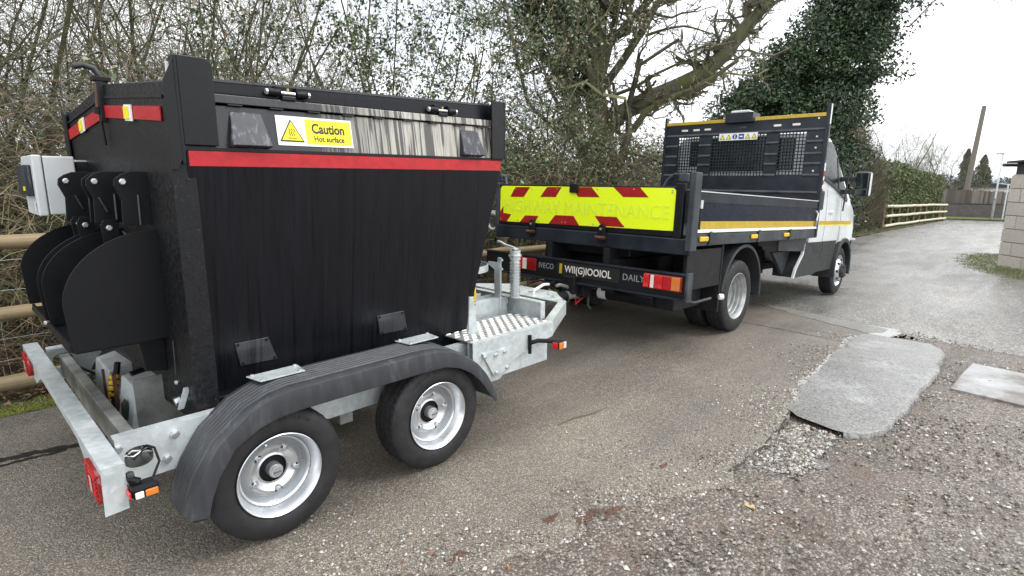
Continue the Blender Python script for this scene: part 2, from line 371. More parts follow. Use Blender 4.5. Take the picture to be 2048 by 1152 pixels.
def tubes(lines, radii, sides=3):      # vectorised tubes; lines (N,K,3), radii (N,K)
    L = np.asarray(lines, float); R_ = np.asarray(radii, float); N, K, _ = L.shape
    T = np.gradient(L, axis=1); T /= np.linalg.norm(T, axis=2, keepdims=True)+1e-9
    A = np.where(np.abs(T[:, :1, 2:3]) < .85, np.array([0, 0, 1.]), np.array([1., 0, 0])); A = np.broadcast_to(A, T.shape)
    U = np.cross(T, A); U /= np.linalg.norm(U, axis=2, keepdims=True)+1e-9; Wv = np.cross(T, U)
    an = np.arange(sides)*2*pi/sides
    V = L[:, :, None]+R_[:, :, None, None]*(U[:, :, None]*np.cos(an)[:, None]+Wv[:, :, None]*np.sin(an)[:, None])
    i = np.arange(N)[:, None, None]*K*sides; k = np.arange(K-1)[None, :, None]*sides; s = np.arange(sides)[None, None]
    a = i+k+s; b = i+k+(s+1) % sides
    F = np.stack([a, b, b+sides, a+sides], -1).reshape(-1, 4)
    return V.reshape(-1, 3), F
def cat(parts):
    V = []; F = []; k = 0
    for v, f in parts: V.append(v); F.append(f+k); k += len(v)
    return np.concatenate(V), np.concatenate(F)
def leaves(C, size, flat=0., lw=.55):
    n = len(C); size = np.broadcast_to(np.asarray(size, float), (n,))[:, None]
    N = RNG.normal(size=(n, 3)); N[:, 2] = N[:, 2]+flat*np.sign(N[:, 2]+1e-6)*2; N /= np.linalg.norm(N, axis=1, keepdims=True)
    A = np.cross(N, RNG.normal(size=(n, 3))); A /= np.linalg.norm(A, axis=1, keepdims=True)+1e-9; Bv = np.cross(N, A)
    V = np.stack([C-A*size, C-A*size*.1+Bv*size*lw+N*size*.15, C+A*size, C-A*size*.1-Bv*size*lw+N*size*.15], 1)
    return V.reshape(-1, 3), np.arange(4*n).reshape(-1, 4)
def arcs(n, org, length, up, droop, K=6, rnd=.5):   # random arching canes / twigs from origin points
    D = RNG.normal(size=(n, 3)); D[:, 2] = np.abs(D[:, 2])*.6+up; D /= np.linalg.norm(D, axis=1, keepdims=True)
    t = np.linspace(0, 1, K)[None, :, None]; Ln = np.asarray(length)[:, None, None]
    P = org[:, None]+D[:, None]*t*Ln
    P[:, :, 2] -= (droop*Ln[:, :, 0]*t[:, :, 0]**2)
    W_ = np.cumsum(RNG.normal(size=(n, K, 3))*rnd*Ln/K*.35, axis=1); W_[:, 0] = 0
    return P+W_

# ------------------------------------------------------------------ ground profile
def gz(x, y=0):
    x = np.asarray(x, float)
    return np.where(x < 4.5, 0, np.where(x < 11, -.0512*(x-4.5), np.where(x < 50, -.3328-.0256*(x-11), -1.331)))
def g1(x): return float(gz(x))
def wob(x, s=1., k=0):
    return s*(np.sin(x*7.3+k)*.5+np.sin(x*17.1+2*k)*.3+np.sin(x*41.7+k*3)*.2+np.sin(x*93.+k)*.12)
EX = [-8, -1.5, .26, .54, .87, 1.36, 1.93, 2.4, 2.72, 2.83, 3.26, 3.98, 4.6, 5.03, 5.30, 5.5, 5.62, 5.7, 5.9, 6.1]
EY = [.9, .1, -.60, -.71, -.83, -1.0, -1.10, -1.10, -1.07, -1.05, -.97, -.93, -.9, -.88, -.95, -1.12, -1.5, -2.2, -4, -9]
def edge(x):
    x = np.asarray(x, float); return np.interp(x, EX, EY)+wob(x, .018, 1.)+np.where(x < 1.9, .06*np.sin(x*6.1+1)+.035*np.sin(x*13.7), 0)
def strip(name, xs, ylo, yhi, n, zoff, mat, kind='structure', rough=0., tpow=1., thick=0.):
    xs = np.asarray(xs, float); t = np.linspace(0, 1, n)**tpow
    X = np.repeat(xs[:, None], n, 1); lo = ylo(xs); hi = yhi(xs); Y = lo[:, None]+(hi-lo)[:, None]*t[None]
    Z = gz(X)+(zoff(X, Y) if callable(zoff) else zoff)
    if rough: Z = Z+rough*(np.sin(X*3.1+Y*2.3)*.4+np.sin(X*11.+Y*7.)*.3+RNG.normal(size=X.shape)*.35)
    V = np.stack([X, Y, Z], -1); i = np.arange(len(xs)-1)[:, None]; j = np.arange(n-1)[None]
    a = i*n+j; F = np.stack([a, a+n, a+n+1, a+1], -1).reshape(-1, 4); V = V.reshape(-1, 3)
    if thick:   # skirt along the low-y edge
        e = np.arange(len(xs))*n; k = len(V); low = V[e].copy(); low[:, 2] -= thick; low[:, 1] -= .004
        V = np.concatenate([V, low]); q = np.arange(len(xs)-1)
        F = np.concatenate([F, np.stack([e[:-1], k+q, k+q+1, e[1:]], -1)])
    o = link(name, np_mesh(name, V, F, MAT[mat], True)); tag(o, None, None, None, kind); return o
def cst(v): return lambda x: np.full(len(x), float(v))
xs_all = np.concatenate([np.linspace(-30, -3, 10), np.linspace(-2.5, 12, 60), np.linspace(13, 60, 48), np.linspace(70, 900, 12)])
strip('ground', xs_all, cst(-600), cst(600), 60, -.09, 'soil')
# dense ground by the hedge so that it reads as soil, slightly banked
xs_h = np.linspace(-8, 50, 300)
strip('soil_bank', xs_h, lambda x: np.interp(x, [-8, 28, 50], [2.42, 3.25, 3.5]), cst(9), 34, .012, 'soil', rough=.03)
strip('gravel_shoulder', np.arange(-3, 5.9, .03), cst(-6), lambda x: edge(x)+.10, 90, lambda X, Y: -.004-.026*np.clip((X-1.5)/.5, 0, 1)*np.clip(1.6-(X-4.6)/.6, 0, 1)-.02*np.clip((edge(X)-Y-.1)/.6, 0, 1)*np.clip((2.0-X)/.5, 0, 1), 'gravel', rough=.006, tpow=.8)
strip('road', np.concatenate([np.linspace(-8, -1.6, 12), np.arange(-1.5, 5.2, .022)]), edge, lambda x: np.full(len(x), 2.62)+wob(x, .06, 2), 24, 0., 'road', rough=0, tpow=1.3, thick=.04)
def seam(y): return 6.18+.33*(y+.28)
def seam_road():
    xs = np.arange(5.178, 7.2, .022); n = 60
    ys = np.linspace(-9, 2.62, 160); V = []; F = []
    ys = ys[ys > -1.05]
    for j, y in enumerate(ys):
        for k in range(24):
            a = 5.178; 
            if y < -.86: a = min(seam(y)-.002, float(np.interp(-y, [.86, .95, 1.12, 1.5, 2.2, 4, 9], [5.178, 5.30, 5.5, 5.62, 5.7, 5.5, 5.0]))+wob(y, .03, 4))
            b = max(seam(y)+wob(y, .012, 3), a+.002); x = a+(b-a)*k/23; V.append((x, y, g1(x)+.001))
    for j in range(len(ys)-1):
        for k in range(23): a = j*24+k; F.append((a, a+1, a+25, a+24))
    tag(link('road', np_mesh('road', V, F, MAT['road'], True)), kind='structure')
seam_road()
def far_road():
    ys = np.concatenate([np.linspace(-14, -3, 12), np.linspace(-2.8, 3.2, 60)]); V = []; F = []; m = 90
    for y in ys:
        for k in range(m):
            t = (k/(m-1))**1.8; a = seam(y)-.03; x = a+(75-a)*t
            yy = y+max(0, x-24)*.012*(1 if y > 3 else 0)*2; V.append((x, yy, g1(x)-(.026 if y < -1.2 else .010)))
    for j in range(len(ys)-1):
        for k in range(m-1): a = j*m+k; F.append((a, a+1, a+m+1, a+m))
    tag(link('road', np_mesh('road', V, F, MAT['farroad'], True)), kind='structure')
far_road()
def tar_and_shadow_line(name, pts, w, zo=.003):
    P_ = np.array(pts, float); n = 60; t = np.linspace(0, len(P_)-1, n); x = np.interp(t, range(len(P_)), P_[:, 0]); y = np.interp(t, range(len(P_)), P_[:, 1]); d = np.stack([np.gradient(x), np.gradient(y)], 1); d /= np.linalg.norm(d, axis=1, keepdims=True)
    j = wob(t, .010, 3)+RNG.normal(size=n)*.003; ww = w*(.6+.5*np.abs(np.sin(t*9))); nx, ny = -d[:, 1], d[:, 0]; V = []
    for k in range(n): V += [(x[k]+nx[k]*(j[k]-ww[k]/2), y[k]+ny[k]*(j[k]-ww[k]/2), g1(x[k])+zo), (x[k]+nx[k]*(j[k]+ww[k]/2), y[k]+ny[k]*(j[k]+ww[k]/2), g1(x[k])+zo)]
    F = [(2*k, 2*k+1, 2*k+3, 2*k+2) for k in range(n-1)]; tag(link(name, np_mesh(name, V, F, MAT['tar'])), kind='structure')
MAT['tar'] = plain('dark_tar', (.022, .021, .020), .35, var=.4, sc=40)
tar_and_shadow_line('tar_seam', [(6.55, .9), (6.36, .45), (6.16, -.28), (6.05, -.62), (6.0, -.75)], .03); tar_and_shadow_line('tar_seam', [(-1.9, 2.0), (-1.2, 1.80), (-.76, 1.70), (-.40, 1.62), (.3, 1.55)], .06); tar_and_shadow_line('tar_seam', [(-1.6, 1.80), (-.9, 1.62), (-.5, 1.60)], .03)
tar_and_shadow_line('tar_seam', [(5.2, .9), (5.0, .3), (4.95, -.3), (4.9, -.8)], .010); tar_and_shadow_line('tar_seam', [(2.84, -1.045), (2.45, -1.10), (2.0, -1.105), (1.8, -1.09)], .013, .0015)  # strip along the tarmac edge is a crack's shadow put in as dark colour
strip('cement_smear', np.arange(5.45, 6.02, .02), lambda x: -1.10+wob(x, .03, 7)+.012*RNG.normal(size=len(x)), lambda x: np.interp(x, [5.45, 5.7, 6.02], [-.98, -.8, -.45])+wob(x, .04, 4)+.012*RNG.normal(size=len(x)), 5, .0035, 'smear')
def sheet(name, poly, z0, thick, mat, jit=.012, sub=7, kind='structure'):
    P = []
    for i in range(len(poly)):
        a = np.array(poly[i]); b = np.array(poly[(i+1) % len(poly)])
        for k in range(sub): P.append(tuple(a+(b-a)*k/sub+RNG.normal(size=2)*jit*(1 if k else .4)))
    b = B(); b.loft([[(x, y, g1(x)+z0-thick) for x, y in P], [(x, y, g1(x)+z0) for x, y in P]])
    o = b.build(name, mat); tag(o, kind=kind); return o
def cement():
    xs = np.arange(2.705, 5.50, .012)
    lo = lambda x: np.interp(x, [2.70, 2.78, 2.90, 3.61, 4.49, 5.1, 5.35, 5.5], [-1.38, -1.48, -1.55, -1.58, -1.60, -1.56, -1.50, -1.40])+wob(x, .013, 5)+.006*RNG.normal(size=len(x))
    hi = lambda x: np.interp(x, [2.70, 2.76, 2.84, 3.26, 3.98, 5.03, 5.42, 5.5], [-1.34, -1.12, -1.03, -.97, -.92, -.85, -.88, -.92])+wob(x, .013, 8)
    strip('concrete_patch', xs, lo, hi, 30, .0045, 'patch', rough=.0012, thick=.036)
    strip('cement_smear', np.arange(2.9, 5.3, .01), lambda x: hi(x)-.01, lambda x: hi(x)+.025+.018*np.sin(x*4)+wob(x, .012, 2.2)+.006*RNG.normal(size=len(x)), 4, .0015, 'smear')
cement()
MAT['pale_tar'] = road_mat('pale_wet_strip', (.16, .158, .15), (.26, .255, .245), (.40, .40, .385), 0, .22, sc=150)
def pale_strip():
    ys = np.linspace(-1.0, 1.1, 60); V = []; F = []
    for y in ys:
        w_ = float(np.interp(y, [-1.0, -.9, -.5, 0, .6, 1.1], [.25, .42, .40, .26, .13, .03]))+wob(y, .03, 2)
        for k in range(8): x = seam(y)-.012-w_*k/7; V.append((x, y, g1(x)+.0042))
    for j in range(59):
        for k in range(7): a = j*8+k; F.append((a, a+1, a+9, a+8))
    tag(link('pale_strip', np_mesh('pale_strip', V, F, MAT['pale_tar'], True)), kind='structure')
pale_strip()
sheet('pothole_rubble', [(2.72, -1.10), (2.66, -1.36), (2.3, -1.40), (2.0, -1.26), (1.95, -1.10), (2.4, -1.11)], -.022, .01, 'pit', .03)
sl = sheet('paving_slab', [(5.03, -1.765), (4.09, -1.72), (3.99, -2.55), (4.9, -2.6)], -.012, .05, 'slab', .001, 2, None)
tag(sl, 'pale concrete slab let into the gravel beside the road', 'slab')

# ------------------------------------------------------------------ stones, litter, leaves on the ground
def rocks(P, r):
    n = len(P); base = np.array([[1, 0, 0], [-1, 0, 0], [0, 1, 0], [0, -1, 0], [0, 0, .75], [0, 0, -.75]], float)
    V = base[None]*r[:, None, None]*(RNG.uniform(.6, 1.25, size=(n, 6, 1))); an = RNG.uniform(0, 2*pi, n)
    c, s = np.cos(an)[:, None], np.sin(an)[:, None]; x = V[:, :, 0]*c-V[:, :, 1]*s*.75; y = V[:, :, 0]*s+V[:, :, 1]*c*.75
    V = np.stack([x, y, V[:, :, 2]], -1)+P[:, None]
    f = np.array([[0, 2, 4], [2, 1, 4], [1, 3, 4], [3, 0, 4], [2, 0, 5], [1, 2, 5], [3, 1, 5], [0, 3, 5]])
    return V.reshape(-1, 3), (np.arange(n)[:, None, None]*6+f[None]).reshape(-1, 3)
n = 60000
X = RNG.uniform(-.4, 5.6, n); Y = edge(X)+.02-RNG.uniform(0, 1, n)**1.3*3.2
near = ~(((X > 2.72) & (X < 5.4) & (Y > -1.55)))
near &= (np.sin(X*4.3+Y*3)+np.sin(Y*6.1-X*2.2)+np.sin(X*11+Y*9)*.6+RNG.normal(size=len(X))*.7 > -.55)
near &= ~((X > 3.98) & (X < 5.05) & (Y < -1.72) & (Y > -2.6))
X, Y = X[near], Y[near]; r = .0022+.013*RNG.uniform(0, 1, len(X))**4
zb0 = np.where(X < 1.7, -.008, -.028); v, f = rocks(np.stack([X, Y, gz(X)+zb0+r*.3], -1), r)
tag(link('gravel', np_mesh('gravel', v, f, MAT['stone'])), 'loose wet gravel scattered over the muddy shoulder', 'gravel', kind='stuff')
n = 9000
X = -.3+5.6*RNG.uniform(0, 1, n)**1.3; Y = edge(X)+np.abs(RNG.normal(size=n))*.15*(1+.8*np.sin(X*5)+.4*np.sin(X*13)); r = .002+.009*RNG.uniform(0, 1, n)**3
v, f = rocks(np.stack([X, Y, gz(X)+r*.3], -1), r)
n2 = 1100; X = RNG.uniform(2.0, 2.7, n2); Y = RNG.uniform(-1.36, -1.1, n2); r = RNG.uniform(.006, .016, n2)
v2, f2 = rocks(np.stack([X, Y, gz(X)-.02+r*.2], -1), r)
n3 = 1500; Y = RNG.uniform(-2.6, -.9, n3); X = seam(Y)-.05+RNG.normal(size=n3)*.10; v3, f3 = rocks(np.stack([X, Y, gz(X)-.012+0*X], -1), RNG.uniform(.004, .014, n3))
v, f = cat([(v, f), (v2, f2), (v3, f3)])
tag(link('grit', np_mesh('grit', v, f, MAT['stonew'])), 'pale grit spilled along the broken tarmac edge', 'grit', kind='stuff')
n = 2600; X = -.3+5.4*RNG.uniform(0, 1, n); Y = edge(X)+RNG.normal(size=n)*.12+.03; ok = (np.sin(X*7)+np.sin(X*17+2)+RNG.normal(size=n)*.5 > .1) & ~((X > 2.7) & (X < 5.3)); X, Y = X[ok], Y[ok]
v, f = rocks(np.stack([X, Y, gz(X)+.001], -1), RNG.uniform(.002, .006, len(X)))
MAT['crumb'] = islands('soil_crumbs', [(0, (.03, .02, .014)), (.6, (.085, .05, .036)), (1, (.16, .09, .06))], .7)
tag(link('soil_crumbs', np_mesh('soil_crumbs', v, f, MAT['crumb'])), 'dark soil crumbs and debris trailed along the tarmac edge', 'soil', kind='stuff')
n = 800; X = RNG.uniform(-.2, 5.2, n); Y = edge(X)+RNG.normal(size=n)*.35; v, f = leaves(np.stack([X, Y, gz(X)+.003], -1), RNG.uniform(.004, .014, n), 2.5, .4)
tag(link('leaf_fragments', np_mesh('leaf_fragments', v, f, MAT['litter'])), 'small brown leaf fragments scattered over the road edge', 'leaf litter', kind='stuff')
def mud_blob(x, y, rx, ry, name):
    n = int(900*rx/.05); a = RNG.uniform(0, 2*pi, n); q = RNG.uniform(0, 1, n)**.8*(1+.35*np.sin(3*a+x*9)+.2*np.sin(7*a)); X = x+rx*q*np.cos(a); Y = y+ry*q*np.sin(a)
    r_ = RNG.uniform(.002, .006, n)*(1.15-.5*np.minimum(q, 1)); v, f = rocks(np.stack([X, Y, gz(X)+r_*.25], -1), r_); return link(name, np_mesh(name, v, f, MAT['mudm']))
mm_ = M('red_mud'); MAT['mudm'] = mm_.set(mm_.ramp(mm_.noise(60, 5, mm_.coord((1, 1, 1), True), .7), [(.3, (.075, .04, .028)), (.7, (.19, .105, .07))]), .55, 0, 0, mm_.noise(90, 4, mm_.coord((1, 1, 1), True)), .7, .01)
for k, (x, y, a, b_, l) in enumerate([(.98, -.80, .075, .035, 'reddish brown mud patch at the tarmac edge, largest of them'), (.86, -.70, .045, .02, 'small mud smear beside the largest mud patch'), (1.62, -.82, .03, .012, 'small reddish mud smear in the open road'), (.42, -.60, .04, .022, 'mud patch at the bottom edge of the road'), (1.10, -.86, .06, .02, 'thin mud streak running along the tarmac edge')]):
    tag(mud_blob(x, y, a, b_, 'mud_patch'), l, 'mud', 'mud patches on the road edge')
def ground_leaf(x, y, s, ang, col, label):
    m = islands('leaf_'+label.split()[0], [(0, tuple(c*.8 for c in col)), (1, col)], .5)
    b = B(); N = 7; L = []; 
    for i in range(N):
        t = i/(N-1); w = s*.42*sin(pi*t)**.8+.0004; L.append([( (t-.5)*2*s, -w, .006+.006*sin(t*5)), ((t-.5)*2*s, 0, .003), ((t-.5)*2*s, w, .007+.005*cos(t*4))])
    b.loft(L, cap=False, closed=False); st = B(); st.tube([(-s, 0, .003), (-s*1.35, .1*s, .004)], .0008, 4)
    o = b.build('fallen_leaf', m, smooth=True); o.location = (x, y, g1(x)+(0 if y > float(edge(np.array([x]))[0]) else -.010)); o.rotation_euler = (0, 0, ang)
    st.build('stalk', m, o); tag(o, label, 'leaf', 'fallen leaves on the road and gravel')
for a in [(1.58, -1.28, .042, .9, (.55, .42, .22), 'pale yellow leaf lying on the gravel'), (.51, -.77, .026, 1.3, (.7, .30, .05), 'orange leaf standing near the bottom edge of the road'),
          (1.23, -1.03, .030, .2, (.5, .2, .1), 'torn orange brown leaf at the tarmac edge'), (1.60, -.77, .014, .9, (.5, .27, .17), 'small pinkish leaf alone on the open tarmac'),
          (.92, -1.42, .030, 2.0, (.33, .12, .08), 'curled reddish leaf on the gravel nearest the camera'), (3.4, -1.25, .03, 1., (.2, .11, .07), 'brown leaf stuck to the concrete patch'),
          (.34, -.52, .02, 2.4, (.28, .12, .08), 'dull brown leaf beside the mud at the bottom edge'), (-.95, 1.15, .03, .3, (.26, .08, .05), 'red brown leaf on the road behind the trailer')]: ground_leaf(*a)
b = B(); b.tube([(1.62, -.12, .004), (1.75, -.13, .008), (1.9, -.17, .006), (2.05, -.18, .004)], [.0035, .004, .003, .002], 6)
tag(b.build('fallen_stick', 'twigd'), 'thin brown stick lying on the road ahead of the trailer wheel', 'stick')
# litter below the hedge and moss on the verge
n = 16000; X = RNG.uniform(-3, 12, n); Y = RNG.uniform(2.52, 4.2, n)
v, f = leaves(np.stack([X, Y, gz(X)+.02+RNG.uniform(0, .04, n)], -1), RNG.uniform(.012, .03, n), 1.2)
tag(link('leaf_litter', np_mesh('leaf_litter', v, f, MAT['litter'])), 'reddish brown leaf litter under the hedge', 'leaf litter', kind='stuff')
n = 26000; X = RNG.uniform(-3, 6, n); Y = 2.44+np.abs(RNG.normal(size=n))*.10+.05*np.sin(X*3); keep = np.sin(X*2.1+1)+np.sin(X*5.3+1) > -1.55; X, Y = X[keep], Y[keep]; L = RNG.uniform(.01, .04, len(X))
P = arcs(len(X), np.stack([X, Y, gz(X)+.005], -1), L, .8, .3, 3); v, f = tubes(P, np.linspace(.0022, .0004, 3)[None]*np.ones((len(X), 1)))
tag(link('moss', np_mesh('moss', v, f, MAT['moss'])), 'bright moss along the verge behind the trailer', 'moss', kind='stuff')
def grass_poly(name, label, pts_fn, n, h, mat='grass'):
    X, Y = pts_fn(n); L = RNG.uniform(.5, 1.2, len(X))*h
    P = arcs(len(X), np.stack([X, Y, gz(X)-.005], -1), L, 1.4, .35, 3); v, f = tubes(P, np.linspace(.004, .0006, 3)[None]*np.ones((len(X), 1)))
    tag(link(name, np_mesh(name, v, f, MAT[mat])), label, 'grass', kind='stuff')
def gp1(n):
    X = RNG.uniform(12.3, 19.5, n); lim = np.interp(X, [12.3, 13.3, 14.5, 16, 18.3, 19.5], [-2.4, -1.75, -1.02, -.64, -.50, -.9]); return X, lim+.12*np.sin(X*9)+.1*np.sin(X*23)+RNG.normal(size=n)*.08-RNG.uniform(0, 1, n)**1.1*1.9
grass_poly('grass', 'mossy green grass at the foot of the block outbuilding', gp1, 11000, .075)
def gp2(n):
    X = RNG.uniform(12, 48, n); return X, np.interp(X, [12, 28, 48], [3.2, 3.42, 3.62])+np.abs(RNG.normal(size=n))*.25
grass_poly('grass', 'rough grass along the foot of the far rail fence', gp2, 22000, .10)

# ------------------------------------------------------------------ trees and hedges
FW = np.array([.719, .695, 0]); RT = np.array([.695, -.719, 0])    # two horizontal directions the planting is laid out along
def resample(pts, K=6):
    P = np.asarray(pts, float); d = np.r_[0, np.cumsum(np.linalg.norm(np.diff(P, axis=0), axis=1))]
    t = np.linspace(0, d[-1], K); return np.stack([np.interp(t, d, P[:, i]) for i in range(3)], 1)
def sprout(seeds, levels, rs, K=6):
    """seeds: list of (K,3) lines with (r0, r1); grows child branches level by level."""
    L = [s[0] for s in seeds]; R0 = [s[1] for s in seeds]; R1 = [s[2] for s in seeds]
    allL = list(L); allR = [np.linspace(a, b_, K) for a, b_ in zip(R0, R1)]
    curL = np.array(L); curR = np.array([np.linspace(a, b_, K) for a, b_ in zip(R0, R1)])
    for (nch, ratio, ang, up, jit) in levels:
        N = len(curL); ln = np.linalg.norm(np.diff(curL, axis=1), axis=2).sum(1)
        idx = np.repeat(np.arange(N), nch); M_ = len(idx); t = rs.uniform(.15, 1., M_)*(K-1)
        k = np.minimum(t.astype(int), K-2); f = (t-k)[:, None]
        P0 = curL[idx, k]*(1-f)+curL[idx, k+1]*f; D0 = curL[idx, k+1]-curL[idx, k]; D0 /= np.linalg.norm(D0, axis=1, keepdims=True)+1e-9
        D = D0*cos(ang)+rs.normal(size=(M_, 3))*sin(ang)*.75; D[:, 2] += up; D /= np.linalg.norm(D, axis=1, keepdims=True)+1e-9
        cl = ln[idx]*ratio*rs.uniform(.5, 1.25, M_); s = np.linspace(0, 1, K)[None, :, None]
        Wk = np.cumsum(rs.normal(size=(M_, K, 3)), axis=1)*jit*cl[:, None, None]/K; Wk[:, 0] = 0
        C = P0[:, None]+D[:, None]*s*cl[:, None, None]+Wk; C[:, :, 2] += up*.35*cl[:, None]*s[:, :, 0]**2
        pr = curR[idx, k]; r0 = np.clip(pr*rs.uniform(.4, .62, M_), .0015, None); R = r0[:, None]*np.linspace(1, .45, K)[None]
        allL += list(C); allR += list(R); curL, curR = C, R
    return np.array(allL), np.array(allR), len(seeds)
def tree_meshes(name, seeds, levels, seed, trunk_mat, twig_mat, sides=3, maxr=None):
    rs = np.random.default_rng(seed); Ls, Rs, ns = sprout(seeds, levels, rs)
    if maxr:
        ok = (np.hypot(Ls[:, :, 0], Ls[:, :, 1]).max(1) < maxr) & (Ls[:, :, 2].min(1) > -.1); ok[:ns] = True; Ls, Rs = Ls[ok], Rs[ok]
    v, f = tubes(Ls[:ns], Rs[:ns], 9); tm = np_mesh('trunk', v, f, MAT[trunk_mat], True)
    v, f = tubes(Ls[ns:], Rs[ns:], sides); cm = np_mesh('branches', v, f, MAT[twig_mat])
    return tm, cm, Ls, Rs
def bare_seeds(seed, h, n, spread):
    rs = random.Random(seed); out_ = []
    for k in range(n):
        a = 2*pi*k/n+rs.uniform(-.5, .5); s = spread*rs.uniform(.5, 1.2); b0 = (rs.uniform(-.15, .15), rs.uniform(-.15, .15), 0); hh = h*rs.uniform(.65, 1)
        pts = [b0]
        for i in range(1, 6):
            t = i/5; pts.append((b0[0]+cos(a)*s*t**1.3+rs.uniform(-.12, .12), b0[1]+sin(a)*s*t**1.3+rs.uniform(-.12, .12), hh*t))
        out_.append((resample(pts), .034*h/5*rs.uniform(.6, 1.1), .009))
    return out_
BT = []
for sdd, h, nn, sp in ((1, 4.6, 5, 1.5), (2, 5.4, 4, 1.9), (3, 4.0, 6, 1.3), (4, 6.2, 4, 2.0)):
    BT.append(tree_meshes('bt', bare_seeds(sdd, h, nn, sp), [(10, .5, .9, .12, .5), (7, .58, .9, .05, .6), (6, .65, 1., 0, .7)], sdd, 'bark', 'twigd', 3, 2.15)[:2])
def bare_tree(k, x, y, rz, s, label, group=None, loc_z=None):
    t = empty('bare_tree', label, 'tree', (x, y, g1(x)-.02 if loc_z is None else loc_z), (0, 0, rz), group); t.scale = (s, s, s)
    link('trunk', BT[k][0], t); link('branches', BT[k][1], t); return t
LB = 'thin bare hedgerow tree with a web of twigs behind the rail fence'; GB = 'bare trees in the hedgerow'
for i, (k, x, y, rz, s) in enumerate([(0, -1.6, 4.9, .3, .95), (1, -.2, 5.0, 1.9, .9), (2, .9, 4.9, 4.1, .9), (0, 2.1, 5.4, 3.3, .9), (2, -1.2, 6.6, .9, 1.1),
        (3, 3.3, 6.6, 2.9, .7), (2, 4.4, 6.0, 1.4, .75), (0, -3.2, 5.5, 4.4, 1.), (3, .9, 7.6, 1.1, .95), (1, 2.6, 7.4, 2.4, .95), (0, -2.0, 6.0, 1.2, 1.05), (0, -.6, 5.7, 2.7, 1.0), (3, -2.6, 7.2, 4.2, 1.0), (2, .2, 6.2, 5.1, .85), (0, 1.5, 6.4, .2, 1.05)]):
    bare_tree(k, x, y, rz, s, LB, GB)
# the big mossy tree by the truck
TB = np.array([7.85, 4.0, 0])
def tp(px, py, d=0.):      # metres to the right of the trunk / up, from a sketch at 107 units per metre
    p = TB+RT*((px-1230)/107.)+FW*d; p[2] = 1.46+(355-py)/107.; return p
def limb(pts, r0, r1): return (resample([tp(*p) for p in pts], 6), r0, r1)
big = [limb([(1250, 620), (1240, 420), (1228, 300), (1210, 190), (1197, 110), (1190, 20), (1210, -160)], .27, .12), limb([(1212, 190), (1212, 120), (1216, 60), (1226, -30, .3), (1240, -200, .6)], .15, .10),
       limb([(1213, 120), (1262, 80), (1300, 38), (1350, -18), (1420, -110)], .075, .045), limb([(1222, 190), (1262, 135, -.2), (1290, 90, -.3), (1330, 10, -.5), (1360, -70, -.6)], .075, .045),
       limb([(1225, 160), (1240, 90), (1246, 50), (1268, -20), (1290, -120)], .065, .04), limb([(1222, 275), (1255, 236), (1310, 207), (1372, 180), (1432, 150), (1462, 118)], .165, .115),
       limb([(1462, 118), (1478, 85), (1505, 55), (1540, 15), (1600, -60)], .105, .05), limb([(1462, 118), (1490, 92), (1505, 68), (1520, 50), (1560, 20)], .06, .02), limb([(1278, 268, -.3), (1304, 228, -.4), (1350, 206, -.5), (1392, 192, -.6), (1450, 150, -.7)], .065, .03),
       limb([(1245, 200), (1300, 180), (1345, 145), (1400, 140), (1450, 128)], .034, .015), limb([(1302, 93), (1340, 80), (1380, 75), (1420, 88)], .028, .012), limb([(1205, 170), (1150, 95), (1110, 60), (1060, 25), (1020, -30)], .09, .05),
       limb([(1200, 200), (1120, 150), (1090, 90), (1080, 30), (1090, -60)], .10, .05), limb([(1215, 300, -.5), (1090, 260, -.8), (1062, 160, -.9), (1040, 60, -.9), (1010, -20, -.9)], .035, .02), limb([(1180, 320, -.6), (1150, 240, -.8), (1160, 130, -.9), (1175, 20, -.9), (1180, -60, -.9)], .03, .015),
       limb([(1240, 420, .6), (1170, 200, .8), (1150, 100, .9), (1140, 0, 1), (1120, -120, 1)], .12, .08), limb([(1400, 165), (1395, 130), (1415, 118), (1450, 110)], .03, .012)]
bt = empty('large_tree', 'large mossy multi-stemmed tree leaning over the tipper truck', 'tree', (0, 0, 0))
tm, cm, bL, bR = tree_meshes('big', big, [(9, .33, 1.0, .12, .5), (6, .48, .95, .03, .6), (5, .55, 1., -.02, .7)], 21, 'bark', 'twigd')
link('trunk', tm, bt); link('branches', cm, bt)
c = np.concatenate([RNG.normal(size=(6000, 3))*[.14, .14, .0]+tp(1165, 0)*[1, 1, 0]+np.stack([np.zeros(6000), np.zeros(6000), RNG.uniform(2.2, 6.0, 6000)], 1), RNG.normal(size=(3500, 3))*[.16, .16, .5]+tp(1085, 20), RNG.normal(size=(3000, 3))*[.3, .3, .35]+tp(1150, 60)])
v, f = leaves(c, RNG.uniform(.022, .045, len(c))); link('ivy', np_mesh('ivy', v, f, MAT['ivy']), bt)
